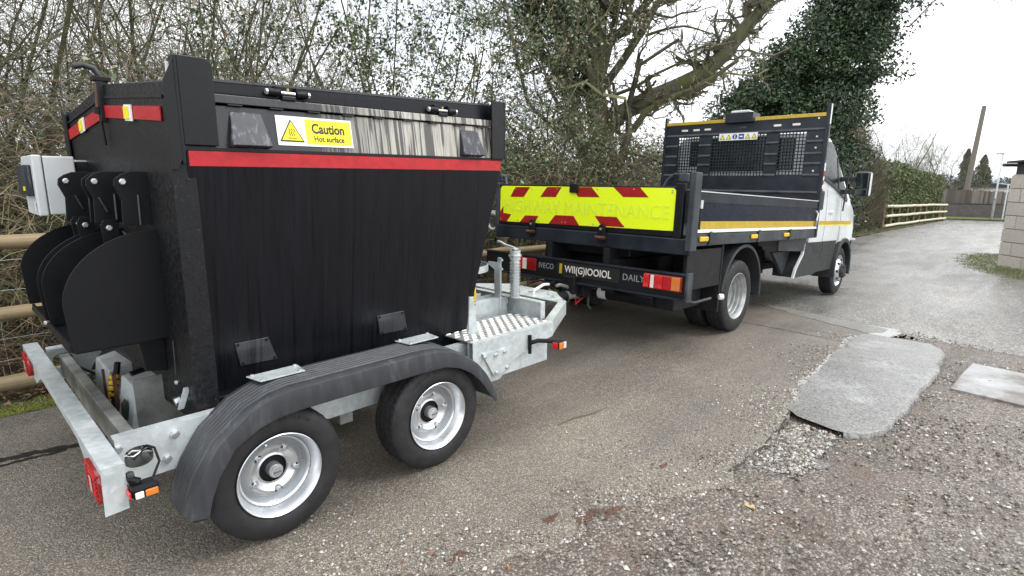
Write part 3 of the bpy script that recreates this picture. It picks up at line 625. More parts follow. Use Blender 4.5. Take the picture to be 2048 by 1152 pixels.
# hedgerow: canes, twigs and leaves
def volume(n, x0, x1, y0, y1, ztop, zlo=0.):
    X = RNG.uniform(x0, x1, n); Y = y0+(y1-y0)*RNG.uniform(0, 1, n)**1.2; t = ztop(X, Y); return np.stack([X, Y, gz(X)+zlo+(t-zlo)*RNG.uniform(0, 1, n)], 1)
def ztop1(X, Y): return 1.95+.28*np.sin(X*1.3)+.2*np.sin(X*3.1+1)+.25*np.clip((X-2.5)/3, 0, 1.4)+.12*(Y-3)+.25*np.sin(X*.9+Y*2)
hr = []
o = volume(15000, -4.5, 11.5, 3.15, 5.4, ztop1); P = arcs(len(o), o, RNG.uniform(.25, .8, len(o)), .3, .5, 5, .9); hr.append(tubes(P, RNG.uniform(.0016, .0042, (len(o), 1))*np.linspace(1, .5, 5)))
o = volume(15000, -4.5, 11.5, 3.05, 4.4, ztop1); P = arcs(len(o), o, RNG.uniform(.15, .5, len(o)), 0., .3, 5, 1.3); hr.append(tubes(P, RNG.uniform(.0012, .0028, (len(o), 1))*np.linspace(1, .5, 5)))
v, f = cat(hr)
h1 = tag(link('hedgerow', np_mesh('hedgerow', v, f, MAT['twig'])), 'dense tangled twiggy hedgerow behind the near rail fence', 'hedgerow', kind='stuff')
o = volume(3400, -4, 11, 3.0, 4.2, lambda X, Y: ztop1(X, Y)*.8); P = arcs(len(o), o, RNG.uniform(.6, 1.4, len(o)), .9, .9, 8, .35); P[:, :, 1] = np.maximum(P[:, :, 1], 2.86); v, f = tubes(P, RNG.uniform(.0022, .005, (len(o), 1))*np.linspace(1, .4, 8), 4)
v, f = (v, f); tag(link('bramble_canes', np_mesh('bramble_canes', v, f, MAT['cane'])), 'arching tan and reddish bramble canes in the hedgerow', 'brambles', kind='stuff')
n = 70000; c = volume(n, -4, 11.5, 3.0, 4.7, ztop1)
w = .35+.65*np.clip((c[:, 0]-1.5)/3, 0, 1); k = (np.sin(c[:, 0]*4.1+c[:, 2]*3.7)+np.sin(c[:, 2]*7.3+c[:, 1]*5+c[:, 0])+RNG.normal(size=n)*.8 > .9-w*1.5) & (RNG.uniform(0, 1, n) < w+.1); c = c[k]
v, f = leaves(c, RNG.uniform(.013, .032, len(c)))
tag(link('bramble_leaves', np_mesh('bramble_leaves', v, f, MAT['leaf'])), 'small green bramble and ivy leaves through the hedgerow', 'brambles', kind='stuff')
c = volume(52000, -5, 12, 4.6, 6.4, lambda X, Y: ztop1(X, Y)-.45); v, f = leaves(c, RNG.uniform(.03, .06, len(c)))
tag(link('hedge_interior', np_mesh('hedge_interior', v, f, MAT['twig'])), 'dark dead growth deep inside the hedgerow', 'hedgerow', kind='stuff')
# leafy thinner shrubs with sky between the leaves
def leafy_shrub(x, y, h, sp, seed, label, nl, leafm='leaf', ls=(.018, .035), group=None, twm='twigd', start=.35):
    tm, cm, Ls, Rs = tree_meshes('sh', [(a+np.array([x, y, g1(x)]), b_*.7, c_) for a, b_, c_ in bare_seeds(seed, h, 6, sp)], [(8, .5, .9, .12, .5), (6, .5, .9, 0, .6)], seed, 'bark', twm)
    t = empty('leafy_shrub', label, 'shrub', (0, 0, 0), (0, 0, 0), group); link('trunk', tm, t); link('branches', cm, t)
    rs = np.random.default_rng(seed+50); ends = Ls[40:]; i = rs.integers(0, len(ends), nl); j = rs.integers(1, 6, nl)
    c = ends[i, j]+rs.normal(size=(nl, 3))*.035; c = c[c[:, 2] > g1(x)+start]
    clump = np.sin(c[:, 0]*3.3+seed)+np.sin(c[:, 1]*3.9)+np.sin(c[:, 2]*4.3) > -.9; c = c[clump]
    v, f = leaves(c, rs.uniform(ls[0], ls[1], len(c))); link('leaves', np_mesh('leaves', v, f, MAT[leafm]), t)
GL = 'leafy shrubs in the hedgerow'
for a in [(3.2, 4.0, 3.3, 1.2, 31, 'shrub with sparse dark leaves against the sky, above the trailer hopper', 6500), (4.6, 4.3, 3.6, 1.3, 32, 'leafy shrub just left of the large mossy tree', 8500),
          (5.8, 4.0, 3.2, 1.2, 33, 'leafy shrub in front of the large mossy trunk', 8000), (6.9, 4.6, 2.8, 1.0, 34, 'low leafy shrub at the foot of the large mossy tree', 5500),
          (1.9, 4.6, 3.3, 1.1, 35, 'shrub with few leaves above the rear of the hopper', 4500), (3.9, 5.0, 4.4, 1.4, 38, 'tall leafy shrub against the sky between the hopper and the mossy tree', 9500), (9.4, 4.6, 2.3, 1.1, 36, 'yellow green shrub to the left of the truck headboard', 5500)]: leafy_shrub(*a, group=GL)
# ivy-clad tree
IT = np.array([19.8, 4.0, g1(19.8)])
def ip(o, z, d=0): p = IT+RT*o+FW*d; p[2] = z; return p
it = empty('ivy_clad_tree', 'tall dark evergreen tree clad in ivy behind the truck cab', 'tree', (0, 0, 0))
seeds = [(resample([ip(0, -.6), ip(.1, 1.5), ip(.3, 3.5), ip(.8, 5.5), ip(1.3, 8), ip(1.6, 10)]), .3, .12), (resample([ip(.1, 1), ip(-1, 2.5), ip(-2.2, 3.6), ip(-3, 4)]), .12, .05), (resample([ip(.2, 3), ip(-.6, 5), ip(0, 7), ip(.2, 9)]), .14, .06)]
seeds = [(resample(a, 6), b_, c_) for a, b_, c_ in seeds]
tm, cm, _, _ = tree_meshes('iv', seeds, [(14, .25, 1., .1, .5), (8, .5, .9, 0, .6), (5, .5, .9, 0, .6)], 9, 'bark', 'twigd'); link('trunk', tm, it)
parts = []
for (o_, z, r, d) in [(1.2, 8.6, 1.2, 0), (1.35, 7.2, 1.1, 0), (1.35, 6.2, .9, .3), (.4, 6.6, 1.05, .2), (-.35, 5.3, 1.0, 0), (.95, 5.1, 1.0, -.3), (-1.6, 4.1, 1.0, .1), (-2.7, 3.35, .75, 0), (-2.5, 2.4, .9, .3), (.5, 4.0, 1.1, 0), (-.6, 3.0, 1.3, -.3), (.05, 1.2, 1.2, 0), (-1.8, 1.8, 1.4, .5), (.25, 2.5, 1.0, .2), (.1, 8.2, 1.0, 0), (-.3, 4.3, .8, .2), (-2.35, 3.9, .75, 0), (-1.2, 5.0, .8, 0), (-3.1, 2.7, .6, 0)]:
    nl = int(9500*r*r); D = RNG.normal(size=(nl, 3)); D /= np.linalg.norm(D, axis=1, keepdims=True)
    lump = 1+.22*np.sin(D[:, 0]*5+z)+.16*np.sin(D[:, 1]*7+o_)+.2*np.sin(D[:, 2]*6+r*9)
    rr = r*lump*1.08*RNG.uniform(.2, 1.08, nl)**.55; c = ip(o_, z, d)+D*rr[:, None]
    hole = np.sin(c[:, 0]*4.1)+np.sin(c[:, 1]*4.7+1)+np.sin(c[:, 2]*4.3+2) > -1.95; parts.append(c[hole])
c = np.concatenate(parts); v, f = leaves(c, RNG.uniform(.02, .075, len(c))); link('crown', np_mesh('crown', v, f, MAT['ivy']), it)
br = [(resample([ip(2.6, 6.2), ip(3.6, 7.3), ip(4.3, 7.7), ip(5.0, 7.5), ip(5.4, 7.2)]), .04, .012), (resample([ip(2.2, 7.), ip(3.2, 8.), ip(4.6, 8.3), ip(5.6, 7.7)]), .035, .01)]
rs = np.random.default_rng(4); Ls, Rs, _ = sprout(br, [(12, .3, .9, -.1, .5), (5, .9, .5, -.9, .4)], rs); v, f = tubes(Ls, Rs*.8, 3); link('hanging_twigs', np_mesh('hanging_twigs', v, f, MAT['twigf']), it)
# shrubs between the cab and the far fence, then the clipped hedge
def shrub_mass(name, label, cat_, x0, x1, y0, y1, zt, n, mat, ls, twigs, tmat='twig'):
    c = volume(n, x0, x1, y0, y1, zt); k = np.sin(c[:, 0]*2.2+c[:, 2]*2.7)+np.sin(c[:, 2]*4.3+c[:, 1]*3)+RNG.normal(size=n)*.6 > -1.; c = c[k]
    o = empty(name, label, cat_); v, f = leaves(c, RNG.uniform(ls[0], ls[1], len(c))); link('leaves', np_mesh('leaves', v, f, MAT[mat]), o)
    q_ = volume(twigs, x0, x1, y0, y1, lambda X, Y: zt(X, Y)*.9); P = arcs(len(q_), q_, RNG.uniform(.5, 1.3, len(q_)), 1.6, .1, 5, .6); v, f = tubes(P, RNG.uniform(.004, .010, (len(q_), 1))*np.linspace(1, .4, 5)); link('branches', np_mesh('branches', v, f, MAT[tmat]), o)
shrub_mass('pale_shrub', 'pale grey green twiggy shrub between the cab mirror and the hedge', 'shrub', 23.2, 29.6, 3.75, 5.2, lambda X, Y: 4.7-np.abs(X-24.6)*.42+.35*np.sin(X*3)+.2*np.sin(X*7), 34000, 'pale', (.025, .055), 7000, 'twig')
shrub_mass('dark_shrub', 'low dark brambly shrub behind the cab and below the pale shrub', 'shrub', 11.5, 29, 3.72, 4.7, lambda X, Y: 1.9+.3*np.sin(X*1.9), 42000, 'leaf', (.022, .045), 6000, 'twig')
shrub_mass('green_hedge', 'thick green hedge behind the far rail fence', 'hedge', 29.3, 48.5, 3.95, 5.8, lambda X, Y: 3.15+.18*np.sin(X*1.1)+.12*np.sin(X*2.7)-.02*(X-28)+.1*np.sin(Y*3), 60000, 'privet', (.05, .10), 4000, 'twigd')
for k, x, y, rz, s, l in [(1, 52.8, 7.2, 1., 1.5, 'tall thin bare tree rising behind the green hedge'), (3, 60., 6.9, 2., 1.2, 'bare tree in the middle of the row behind the green hedge'), (0, 67., 6.4, 3., 1.5, 'spreading bare tree behind the far end of the green hedge'),
                          (2, 56, 7.2, .5, 1.3, 'small bare tree behind the board fence beside the conifers'), (0, 66, 3.6, 2.5, 1.2, 'low bare tree to the right of the leaning pole'), (1, 62, -1.6, 1.5, 1.25, 'distant bare tree above the outbuilding roof')]:
    t = empty('bare_tree', l, 'tree', (x, y, g1(x)), (0, 0, rz), 'distant bare trees'); t.scale = (s, s, s); link('trunk', BT[k][0], t)
    cm2 = BT[k][1]; link('branches', cm2, t)
def conifer(x, y, h, r, seed, label):
    rs = np.random.default_rng(seed); n = 5200; t = rs.uniform(0, 1, n)**.75; a = rs.uniform(0, 2*pi, n); ring = (.62+.2*np.sin(t*40+a*2)+.28*np.sin(a*3+t*9+seed))*(1.02-t)**.7
    rr = r*ring*rs.uniform(.3, 1, n)**.5; c = np.stack([rr*np.cos(a), rr*np.sin(a), .4+t*h-.25*rr], 1)
    o = empty('conifer', label, 'tree', (x, y, g1(x)), (0, 0, 0), 'distant conifers'); v, f = leaves(c, rs.uniform(.06, .13, n)); link('crown', np_mesh('crown', v, f, MAT['conif']), o)
    B().cyl((0, 0, 0), (0, 0, h*.95), .12, 8, .02).build('trunk', 'bark', o)
conifer(75.1, 5.6, 5.5, 1.5, 1, 'taller pointed conifer left of the leaning pole'); conifer(76.3, 4.3, 4.9, 1.6, 2, 'ragged conifer directly behind the leaning pole'); conifer(89.6, 4.9, 3.8, 1.1, 3, 'small conifer to the right of the leaning pole')
shrub_mass('distant_hedge', 'grey green distant treeline beyond the board fence', 'treeline', 85, 89, -14, 16, lambda X, Y: 2.6+.7*np.sin(Y*.9)+.4*np.sin(Y*2.3), 15000, 'conif', (.10, .2), 1500, 'twigf')
V = []; F = []; N = 60
for i in range(N):
    a = -.55+1.3*i/(N-1); R_ = 600; hgt = 1+5*sin(i*.31)+3*sin(i*.83+1)
    V += [(R_*cos(a), R_*sin(a), -6), (R_*1.02*cos(a), R_*1.02*sin(a), hgt), (R_*1.25*cos(a), R_*1.25*sin(a), hgt*.9), (R_*1.3*cos(a), R_*1.3*sin(a), -6)]
for i in range(N-1):
    for k in range(3): F.append((4*i+k, 4*i+k+1, 4*i+k+5, 4*i+k+4))
tag(link('hills', np_mesh('hills', V, F, MAT['hill'], True)), kind='structure')

# ------------------------------------------------------------------ fences, walls, pole, outbuilding
def rail_mesh(L, r, seed):
    rs = random.Random(seed); b = B(); n = 10; loops = []
    for i in range(n+1):
        t = i/n; rr = r*(1+rs.uniform(-.05, .05)); oy = .008*sin(t*5+seed); oz = .010*sin(t*4+seed*2)
        loops.append([(L*t, oy+rr*cos(2*pi*k/12), oz+rr*(sin(2*pi*k/12) if cos(2*pi*k/12) < .6 else sin(2*pi*k/12)*.9)) for k in range(12)])
    return b.loft(loops)
nf = empty('rail_fence', 'three-rail timber fence with stock wire behind the trailer', 'fence', (-1.4, 2.72, 0))
for j, x in enumerate((-4.6, -2.9, -1.25, .5, 2.3, 4.08, 5.9, 7.7, 9.5, 11.3)):
    p = B().cyl((x+1.4, .09, g1(x)-.1), (x+1.4, .09, g1(x)+1.16), .052, 12, .050).build('post', 'post', nf, .004, True)
    for i, z in enumerate((.13, .58, 1.04)):
        if j < 9:
            x1 = (-2.9, -1.25, .5, 2.3, 4.08, 5.9, 7.7, 9.5, 11.3)[j]; r = rail_mesh(x1-x+.06, (.052, .048, .047)[i], i*7+j).build('rail', 'rail', nf, 0, True)
            r.location = (x+1.4-.03, -.012*(j % 2), g1(x)+z); r.rotation_euler = (0, math.atan2(g1(x)-g1(x1), x1-x), 0)
B().cyl((5.95, .30, 0), (5.95, .34, 1.0), .035, 10).build('strut', 'post', nf, 0, True)
L = []
for z in (.12, .24, .38, .54, .72, .92): L.append([(-3.4+i*2.4, .155, z+.012*sin(i*2+z*9)+g1(-4.8+i*2.4)) for i in range(6)])
Ra = np.full((6, 6), .0013); v1, f1 = tubes(L, Ra, 4)
L = [[(-3.4+.15*i+.01*sin(k+i), .157, .1+.164*k+g1(-4.8+.15*i)) for k in range(6)] for i in range(82)]; v2, f2 = tubes(L, np.full((82, 6), .0011), 3)
v, f = cat([(v1, f1), (v2, f2)]); wm = link('wire_netting', np_mesh('wire_netting', v, f, MAT['zinc']), nf); wm['kind'] = 'stuff'
ff = empty('far_rail_fence', 'pale three-rail timber fence beside the bend in the far road', 'fence', (29.6, 3.62, g1(29.6)))
FX = [29.6, 31.4, 33.3, 35.2, 37.1, 39., 40.9, 42.8, 44.7, 46.3]
def fy(x): return -.0+.02*sin(x)-(max(0, x-41))*.05
for j, x in enumerate(FX):
    gzr = g1(x)-g1(29.6); B().cyl((x-29.6, fy(x)+.12, gzr-.1), (x-29.6, fy(x)+.12, gzr+1.13), .085 if j == 0 else .06, 10).build('post', 'post', ff, 0, True)
    if j < 9:
        x1 = FX[j+1]
        for i, z in enumerate((.16, .60, 1.05)):
            b = B(); b.tube([(x-29.6-.05, fy(x), gzr+z+.008*sin(j+i)), ((x+x1)/2-29.6, (fy(x)+fy(x1))/2, (gzr+g1(x1)-g1(29.6))/2+z+.012*sin(j*2+i)), (x1-29.6, fy(x1), g1(x1)-g1(29.6)+z+.008*sin(j+1+i))], .062, 9).build('rail', 'railp', ff, 0, True)
# boundary wall with board fence across the end of the road
wa = np.array([50.5, 4.9]); wb_ = np.array([53.0, -5.0]); wd = (wb_-wa); wl = float(np.linalg.norm(wd)); wa_ang = math.atan2(wd[1], wd[0])
zb = -1.331
wl_o = empty('brick_wall', 'dark brick boundary wall across the end of the road', 'wall', (wa[0], wa[1], zb), (0, 0, wa_ang))
B().box(0, wl, 0, .22, 0, 1.05).build('wall', 'brick', wl_o)
for k in range(int(wl/.45)): B().box(k*.45+.005, k*.45+.445, -.03, .25, 1.05, 1.11+.008*(k % 3)).build('coping_stone', 'bedl', wl_o, .01)
bf = empty('board_fence', 'weathered close-board fence standing behind the brick wall', 'fence', (wa[0]+.35, wa[1], zb), (0, 0, wa_ang))
b = B()
for k in range(int(wl/.125)): b.box(k*.125, k*.125+.118, .1+.012*(k % 2), .125+.012*(k % 2), .3, 1.98+.03*sin(k*.9)+.02*(k % 3)+.05*sin(k*.13))
MAT['boards'] = islands('weathered_grey_boards', [(0, (.085, .07, .058)), (.5, (.14, .12, .10)), (1, (.22, .19, .16))], .85)
pb = b.build('boards', 'boards', bf); pb['kind'] = 'stuff'
for k in range(5): B().box(k*2.2, k*2.2+.1, .16, .26, .0, 2.05).build('post', 'post', bf)
b = B(); b.loft([[(48.6, 5.2, zb-.02), (48.6, 5.2, zb+.10), (50.35, 5.2, zb+.16), (50.35, 5.2, zb-.02)], [(51.3, -5, zb-.02), (51.3, -5, zb+.10), (52.85, -5, zb+.16), (52.85, -5, zb-.02)]])
gs = M('short_grass_verge'); MAT['verge'] = gs.set(gs.ramp(gs.noise(5, 5, gs.coord((1, 1, 1), True), .7), [(.3, (.06, .085, .02)), (.7, (.14, .17, .04))]), .9, bump=gs.noise(30, 4, gs.coord((1, 1, 1), True)), bs=.8, bd=.03)
tag(b.build('grass_verge', 'verge'), kind='structure')
kb = B(); kb.loft([[(48.45, 5.2, zb-.05), (48.45, 5.2, zb+.08), (48.6, 5.2, zb+.08), (48.6, 5.2, zb-.05)], [(51.15, -5, zb-.05), (51.15, -5, zb+.08), (51.3, -5, zb+.08), (51.3, -5, zb-.05)]])
tag(kb.build('kerb', 'bedl'), kind='structure')
up = empty('utility_pole', 'tall leaning wooden utility pole behind the board fence', 'pole', (54.6, 3.4, zb)); 
B().cyl((0, 0, -.2), (.28, -.36, 8.1), .19, 12, .15).build('shaft', 'pole', up, 0, True); B().cyl((.28, -.36, 8.1), (.281, -.361, 8.16), .16, 12, .10).build('cap', 'roofing', up)
ls_ = empty('street_lamp', 'slim grey street lamp in front of the brick wall', 'lamp', (50.1, 1.27, zb+.12))
B().cyl((0, 0, 0), (.03, -.02, 1.4), .085, 12, .08).build('base_column', 'galvd', ls_, 0, True); B().cyl((.03, -.02, 1.4), (.10, -.06, 4.35), .05, 10, .04).build('column', 'galv', ls_, 0, True)
B().box(-.05, .20, -.10, .30, 4.33, 4.41).build('lantern', 'galvd', ls_, .02)
mp_ = B().cyl((0, 0, 0), (.02, -.02, 2.35), .045, 10, .045).build('marker_post', 'galv', None, 0, True); mp_.location = (50.4, .72, zb+.12); tag(mp_, 'thin pale post to the right of the street lamp', 'post')
hs = empty('distant_house', 'low white-walled building glimpsed beyond the board fence', 'building', (70, 3.0, -1.4))
B().box(0, 6, -2.6, 2.0, 0, 2.1).build('wall', 'creamw', hs); B().prism([(-2.9, 2.1), (2.3, 2.1), (-.3, 2.5)], 'x', -.3, 6.3).build('roof', 'bedl', hs)
# block outbuilding: its long wall runs from the corner back towards the camera side
ob = empty('block_outbuilding', 'pale concrete block outbuilding with dark felt roof at the right', 'building', (15.87, -1.24, g1(15.83)-.03), (0, 0, math.atan2(-.695, -.719)))
B().box(.02, 6.2, .02, 4., -.2, 2.06).build('wall_core', 'mortar', ob)
bh = .292
for r_ in range(7):
    x = 0.0; k = 0
    while x < 6:
        w = .60 if not (r_ % 2 and k == 0) else .30
        B().box(x+.004, min(x+w, 6.2)-.008, -.004*((r_+k) % 3)-.012, .05, r_*bh+.006, (r_+1)*bh-.008).build('block', 'block', ob, .006); x += w; k += 1
    for k in range(6): B().box(-.012-.003*((r_+k) % 2), .05, .055+k*.6, .05+(k+1)*.6-.01, r_*bh+.006, (r_+1)*bh-.008).build('block', 'block', ob, .006)
B().prism([(.04, 2.06), (6.1, 2.06), (6.1, 2.60), (.04, 2.30)], 'y', .04, 3.9).build('gable_boards', 'roofing', ob)
B().loft([[(-.06, -.12, 2.30), (-.06, 4.2, 2.30), (-.06, 4.2, 2.34), (-.06, -.12, 2.34)], [(6.4, -.12, 2.62), (6.4, 4.2, 2.62), (6.4, 4.2, 2.66), (6.4, -.12, 2.66)]]).build('roof', 'roofing', ob)
B().cyl((-.10, -.14, 2.26), (-.10, 4.2, 2.26), .04, 10).build('gutter', 'bedl', ob)

# ------------------------------------------------------------------ hotbox trailer (x forward, y to its left, ground at z 0)
T = empty('hotbox_trailer', 'twin-axle galvanised trailer carrying a black asphalt hotbox hopper', 'trailer', (0, 0, 0))
YC = 1.0
def mir(y): return 2*YC-y
# hopper shell: lower tapered tub
yl, yu = .375, .257
xr, xf = -.185, 1.515
def rearx(y, z): return -.205-.03*(1-abs(y-YC)/.75)
tub = B()
lo = [(-.205, yl, .475), (1.305, yl, .475), (1.305, mir(yl), .475), (-.205, mir(yl), .475), (-.235, YC, .475)]
hi = [(-.150, yu, 1.50), (1.505, yu, 1.50), (1.505, mir(yu), 1.50), (-.21, mir(yu), 1.50), (-.235, YC, 1.50)]
h2 = [(-.150, yu, 1.562), (1.513, yu, 1.562), (1.513, mir(yu), 1.562), (-.21, mir(yu), 1.562), (-.235, YC, 1.562)]
tub.loft([lo, hi, h2]); hop = tub.build('hopper_body', 'hop', T, .004)
# upper band, leaning slightly inwards
band = B(); yi = .285
band.loft([[(-.145, yu+.004, 1.566), (1.505, yu+.004, 1.566), (1.505, mir(yu+.004), 1.566), (-.205, mir(yu+.004), 1.566), (-.235, YC, 1.58)],
           [(-.14, yi, 1.735), (1.49, yi, 1.742), (1.49, mir(yi), 1.742), (-.225, mir(yi), 1.71), (-.235, YC, 1.775)]])
band.build('upper_band', 'band', T, .003)
B().loft([[(-.15, yu-.004, 1.560), (1.515, yu-.004, 1.560), (1.515, yu+.02, 1.560), (-.15, yu+.02, 1.560)], [(-.15, yu-.004, 1.572), (1.515, yu-.004, 1.572), (1.515, yu+.02, 1.572), (-.15, yu+.02, 1.572)]]).build('drip_ledge', 'blkp', T)
rim_ = B().loft([[(-.12, yi-.012, 1.742), (1.475, yi-.012, 1.748), (1.475, mir(yi-.012), 1.748), (-.235, mir(yi), 1.715), (-.245, YC, 1.782)],
                 [(-.12, yi-.006, 1.776), (1.475, yi-.006, 1.782), (1.475, mir(yi-.006), 1.782), (-.235, mir(yi), 1.745), (-.245, YC, 1.812)]]).build('rim_flange', 'band', T, .003)
for k in range(9): B().box(.02+k*.165, .075+k*.165, yi-.015, yi+.01, 1.7365, 1.7415).build('drain_notch', 'print', rim_)
lid = B().loft([[(-.10, yi+.012, 1.778), (1.475, yi+.012, 1.784), (1.475, mir(yi+.012), 1.784), (-.225, mir(yi+.02), 1.747), (-.235, YC, 1.815)],
                [(-.10, yi+.018, 1.826), (1.475, yi+.018, 1.866), (1.475, mir(yi+.02), 1.866), (-.215, mir(yi+.02), 1.775), (-.225, YC, 1.866)]]).build('lid', 'hop', T, .004)
B().loft([[(-.10, yi+.014, 1.822), (1.475, yi+.014, 1.862), (1.475, yi+.04, 1.862), (-.10, yi+.04, 1.822)], [(-.10, yi+.014, 1.832), (1.475, yi+.014, 1.872), (1.475, yi+.04, 1.872), (-.10, yi+.04, 1.832)]]).build('lid_edge', 'access', lid)
# rear gabled edge: near panel and far panel with red tape
def rpt(t, z):  # t 0..1 near corner to apex, 1..2 apex to far corner
    if t <= 1: return (-.200+(-.240+.200)*t, yu+(YC-yu)*t, z+.06*t)
    t -= 1; return (-.240+(-.272+.240)*t, YC+(1.743-YC)*t, z+.06-.075*t)
def rpanel(t0, t1, z0, z1, off, name, mat, par):
    b = B(); P = [rpt(t0, z0), rpt(t1, z0), rpt(t1, z1), rpt(t0, z1)]
    b.loft([[(x-off, y, z) for x, y, z in P], [(x-off-.004, y, z) for x, y, z in P]]); return b.build(name, mat, par)
rp = B().loft([[( -.208, .262, .48), (-.200, .262, 1.80), (-.12, .262, 1.80), (-.12, .262, .48)], [(-.238, YC, .48), (-.240, YC, 1.862), (-.12, YC, 1.862), (-.12, YC, .48)], [(-.268, 1.738, .48), (-.272, 1.738, 1.772), (-.12, 1.738, 1.772), (-.12, 1.738, .48)]]).build('rear_panel', 'rear', T, .003)
for t0, t1 in ((.06, .965), (1.035, 1.95)):
    rs_ = rpanel(t0, t1, 1.660, 1.712, .004, 'red_stripe', 'red', rp)
    m_ = (t0+t1)/2-.05
    rpanel(m_, m_+.115, 1.652, 1.716, .010, 'warning_sticker', 'white', rp); rpanel(m_+.04, m_+.112, 1.660, 1.708, .0145, 'yellow_label', 'yel', rp)
rpanel(.02, .985, 1.742, 1.752, .003, 'rim_ridge', 'blkp', rp); rpanel(1.015, 1.98, 1.742, 1.752, .003, 'rim_ridge', 'blkp', rp)
# side stripe
st = B().loft([[(-.143, yu-.0030, 1.502), (1.500, yu-.0030, 1.502), (1.506, yu-.0030, 1.558), (-.143, yu-.0030, 1.558)], [(-.143, yu-.0005, 1.502), (1.500, yu-.0005, 1.502), (1.506, yu-.0005, 1.558), (-.143, yu-.0005, 1.558)]]).build('red_stripe', 'red', T)
# corner posts
def post(x0, x1, y, z0, z1, rear):
    b = B(); pl = []
    n = 6; r = .03
    prof = [(x0, z0), (x1, z0), (x1, z1-r)]+[(x1-r+r*cos(a), z1-r+r*sin(a)) for a in [pi/2*k/n for k in range(1, n+1)]]+[(x0, z1)]
    b.prism(prof, 'y', y, y+.012 if y < YC else y-.012)
    xx = x0 if rear else x1
    sgn = 1 if y < YC else -1
    b.prism([(y, z0-.07 if rear else z0), (y+sgn*.012, z0-.07 if rear else z0), (y+sgn*.075, z0), (y+sgn*.075, z1-.02), (y+sgn*.05, z1), (y, z1)], 'x', xx-.012 if rear else xx, xx if rear else xx+.012)
    return b.build('corner_post', 'blkp', T, .003)
cp = post(-.155, -.035, .243, 1.578, 1.895, True)
B().tube([(-.1685, .30, 1.875), (-.1685, .30, 1.83)], .009, 10).build('slot', 'box', cp)
post(1.425, 1.52, .243, 1.566, 1.885, False); post(-.275, -.19, mir(.243), 1.49, 1.80, True); post(1.425, 1.52, mir(.243), 1.575, 1.885, False)
B().prism([(-.158, 1.578), (-.145, 1.572), (-.185, 1.49), (-.205, 1.49), (-.205, 1.80), (-.168, 1.88), (-.165, 1.58)], 'y', .245, .25).build('corner_gusset', 'blkp', T)
# wedge pockets
for x0, x1 in ((.008, .168), (1.20, 1.36)):
    b = B(); w = .018; b.loft([[(x0+w, yi-.006, 1.716), (x1-w, yi-.006, 1.716), (x1-w, yi+.02, 1.72), (x0+w, yi+.02, 1.72)], [(x0, .222, 1.583), (x1, .222, 1.583), (x1, .262, 1.575), (x0, .262, 1.575)]])
    b.build('lifting_pocket', 'pocket', T, .004)
# hinges
for hx in (.27, 1.10):
    h = B().box(hx-.03, hx+.03, yi-.015, yi+.02, 1.776, 1.795).build('hinge', 'blkp', T, .004)
    for s in (-1, 1):
        B().cyl((hx+s*.035, yi-.004, 1.806), (hx+s*.085, yi-.004, 1.806), .015, 14).build('knuckle', 'blk', h, .002, True); B().cyl((hx+s*.085, yi-.004, 1.806), (hx+s*.096, yi-.004, 1.806), .013, 6).build('bolt', 'zinc', h, .002)
        B().box(hx+s*.045-.012, hx+s*.045+.012, yi-.01, yi+.03, 1.80, 1.832).build('strap', 'blk', h, .003)
    B().cyl((hx-.03, yi-.004, 1.806), (hx+.03, yi-.004, 1.806), .007, 10).build('pin', 'zinc', h); B().cyl((hx, yi-.004, 1.806), (hx, yi-.004, 1.826), .005, 8).build('grease_nipple', 'gold', h)
# sign
def onband(x, z, off=.0):   # point on the band face
    t = (z-1.566)/.17; return (x, yu+.004+(yi-yu-.004)*t-off, z)
def bplate(x0, x1, z0, z1, off, name, mat, par):
    P = [onband(x0, z0, off), onband(x1, z0, off), onband(x1, z1, off), onband(x0, z1, off)]; Q = [(x, y+.002, z) for x, y, z in P]
    return B().loft([P, Q]).build(name, mat, par)
sg = bplate(.205, .555, 1.593, 1.715, .004, 'caution_sign', 'white', T)
bplate(.332, .548, 1.602, 1.706, .0052, 'yellow_panel', 'yel', sg)
def tri(cx, cz, s, off, name, mat):
    P = [onband(cx-s, cz-s*.58, off), onband(cx+s, cz-s*.58, off), onband(cx, cz+s*1.15, off)]; return B().loft([P, [(x, y+.001, z) for x, y, z in P]]).build(name, mat, sg, .001)
tri(.268, 1.640, .054, .0052, 'triangle_border', 'print'); tri(.268, 1.641, .0455, .0064, 'triangle', 'yel')
b = B()
for k in (-1, 0, 1): b.tube([onband(.268+k*.010+.0030*sin(i*1.7), 1.632+i*.005, .0068) for i in range(7)], .0014, 5)
b.tube([onband(.25, 1.624, .0068), onband(.286, 1.624, .0068)], .0014, 5); b.build('heat_waves_symbol', 'print', sg)
nv = Vector((0, .16, .98)).normalized()
text('caution_lettering', 'Caution', .058, onband(.359, 1.650, .0056), (1, 0, 0), nv, 'print', sg, .0005, 1.0, .0016, xs=.84)
text('hot_surface_lettering', 'Hot surface', .034, onband(.366, 1.615, .0056), (1, 0, 0), nv, 'print', sg, .0005, 1.04, .0008, xs=.86)
# access plates low on the side
def side(x, z, off=0.): return (x, yl+(yu-yl)*(z-.475)/1.025-off, z)
for x0, x1, sk in ((-.018, .155, 0), (.685, .868, .0)):
    P = [(x0+.022, .655), (x1+.012, .650), (x1-.015, .762), (x0-.0, .762)] if x0 > 0 else [(x0+.022, .655), (x1+.012, .650), (x1-.028, .764), (x0-.0, .764)]
    L = [side(x, z, .007) for x, z in P]; ap = B().loft([L, [(x, y+.006, z) for x, y, z in L]]).build('access_plate', 'access', T, .004)
    for x, z in P:
        cx = sum(p[0] for p in P)/4; cz = sum(p[1] for p in P)/4; q = side(x+(cx-x)*.16, z+(cz-z)*.18, .007); B().cyl(q, (q[0], q[1]-.004, q[2]), .006, 8).build('rivet', 'blk', ap)
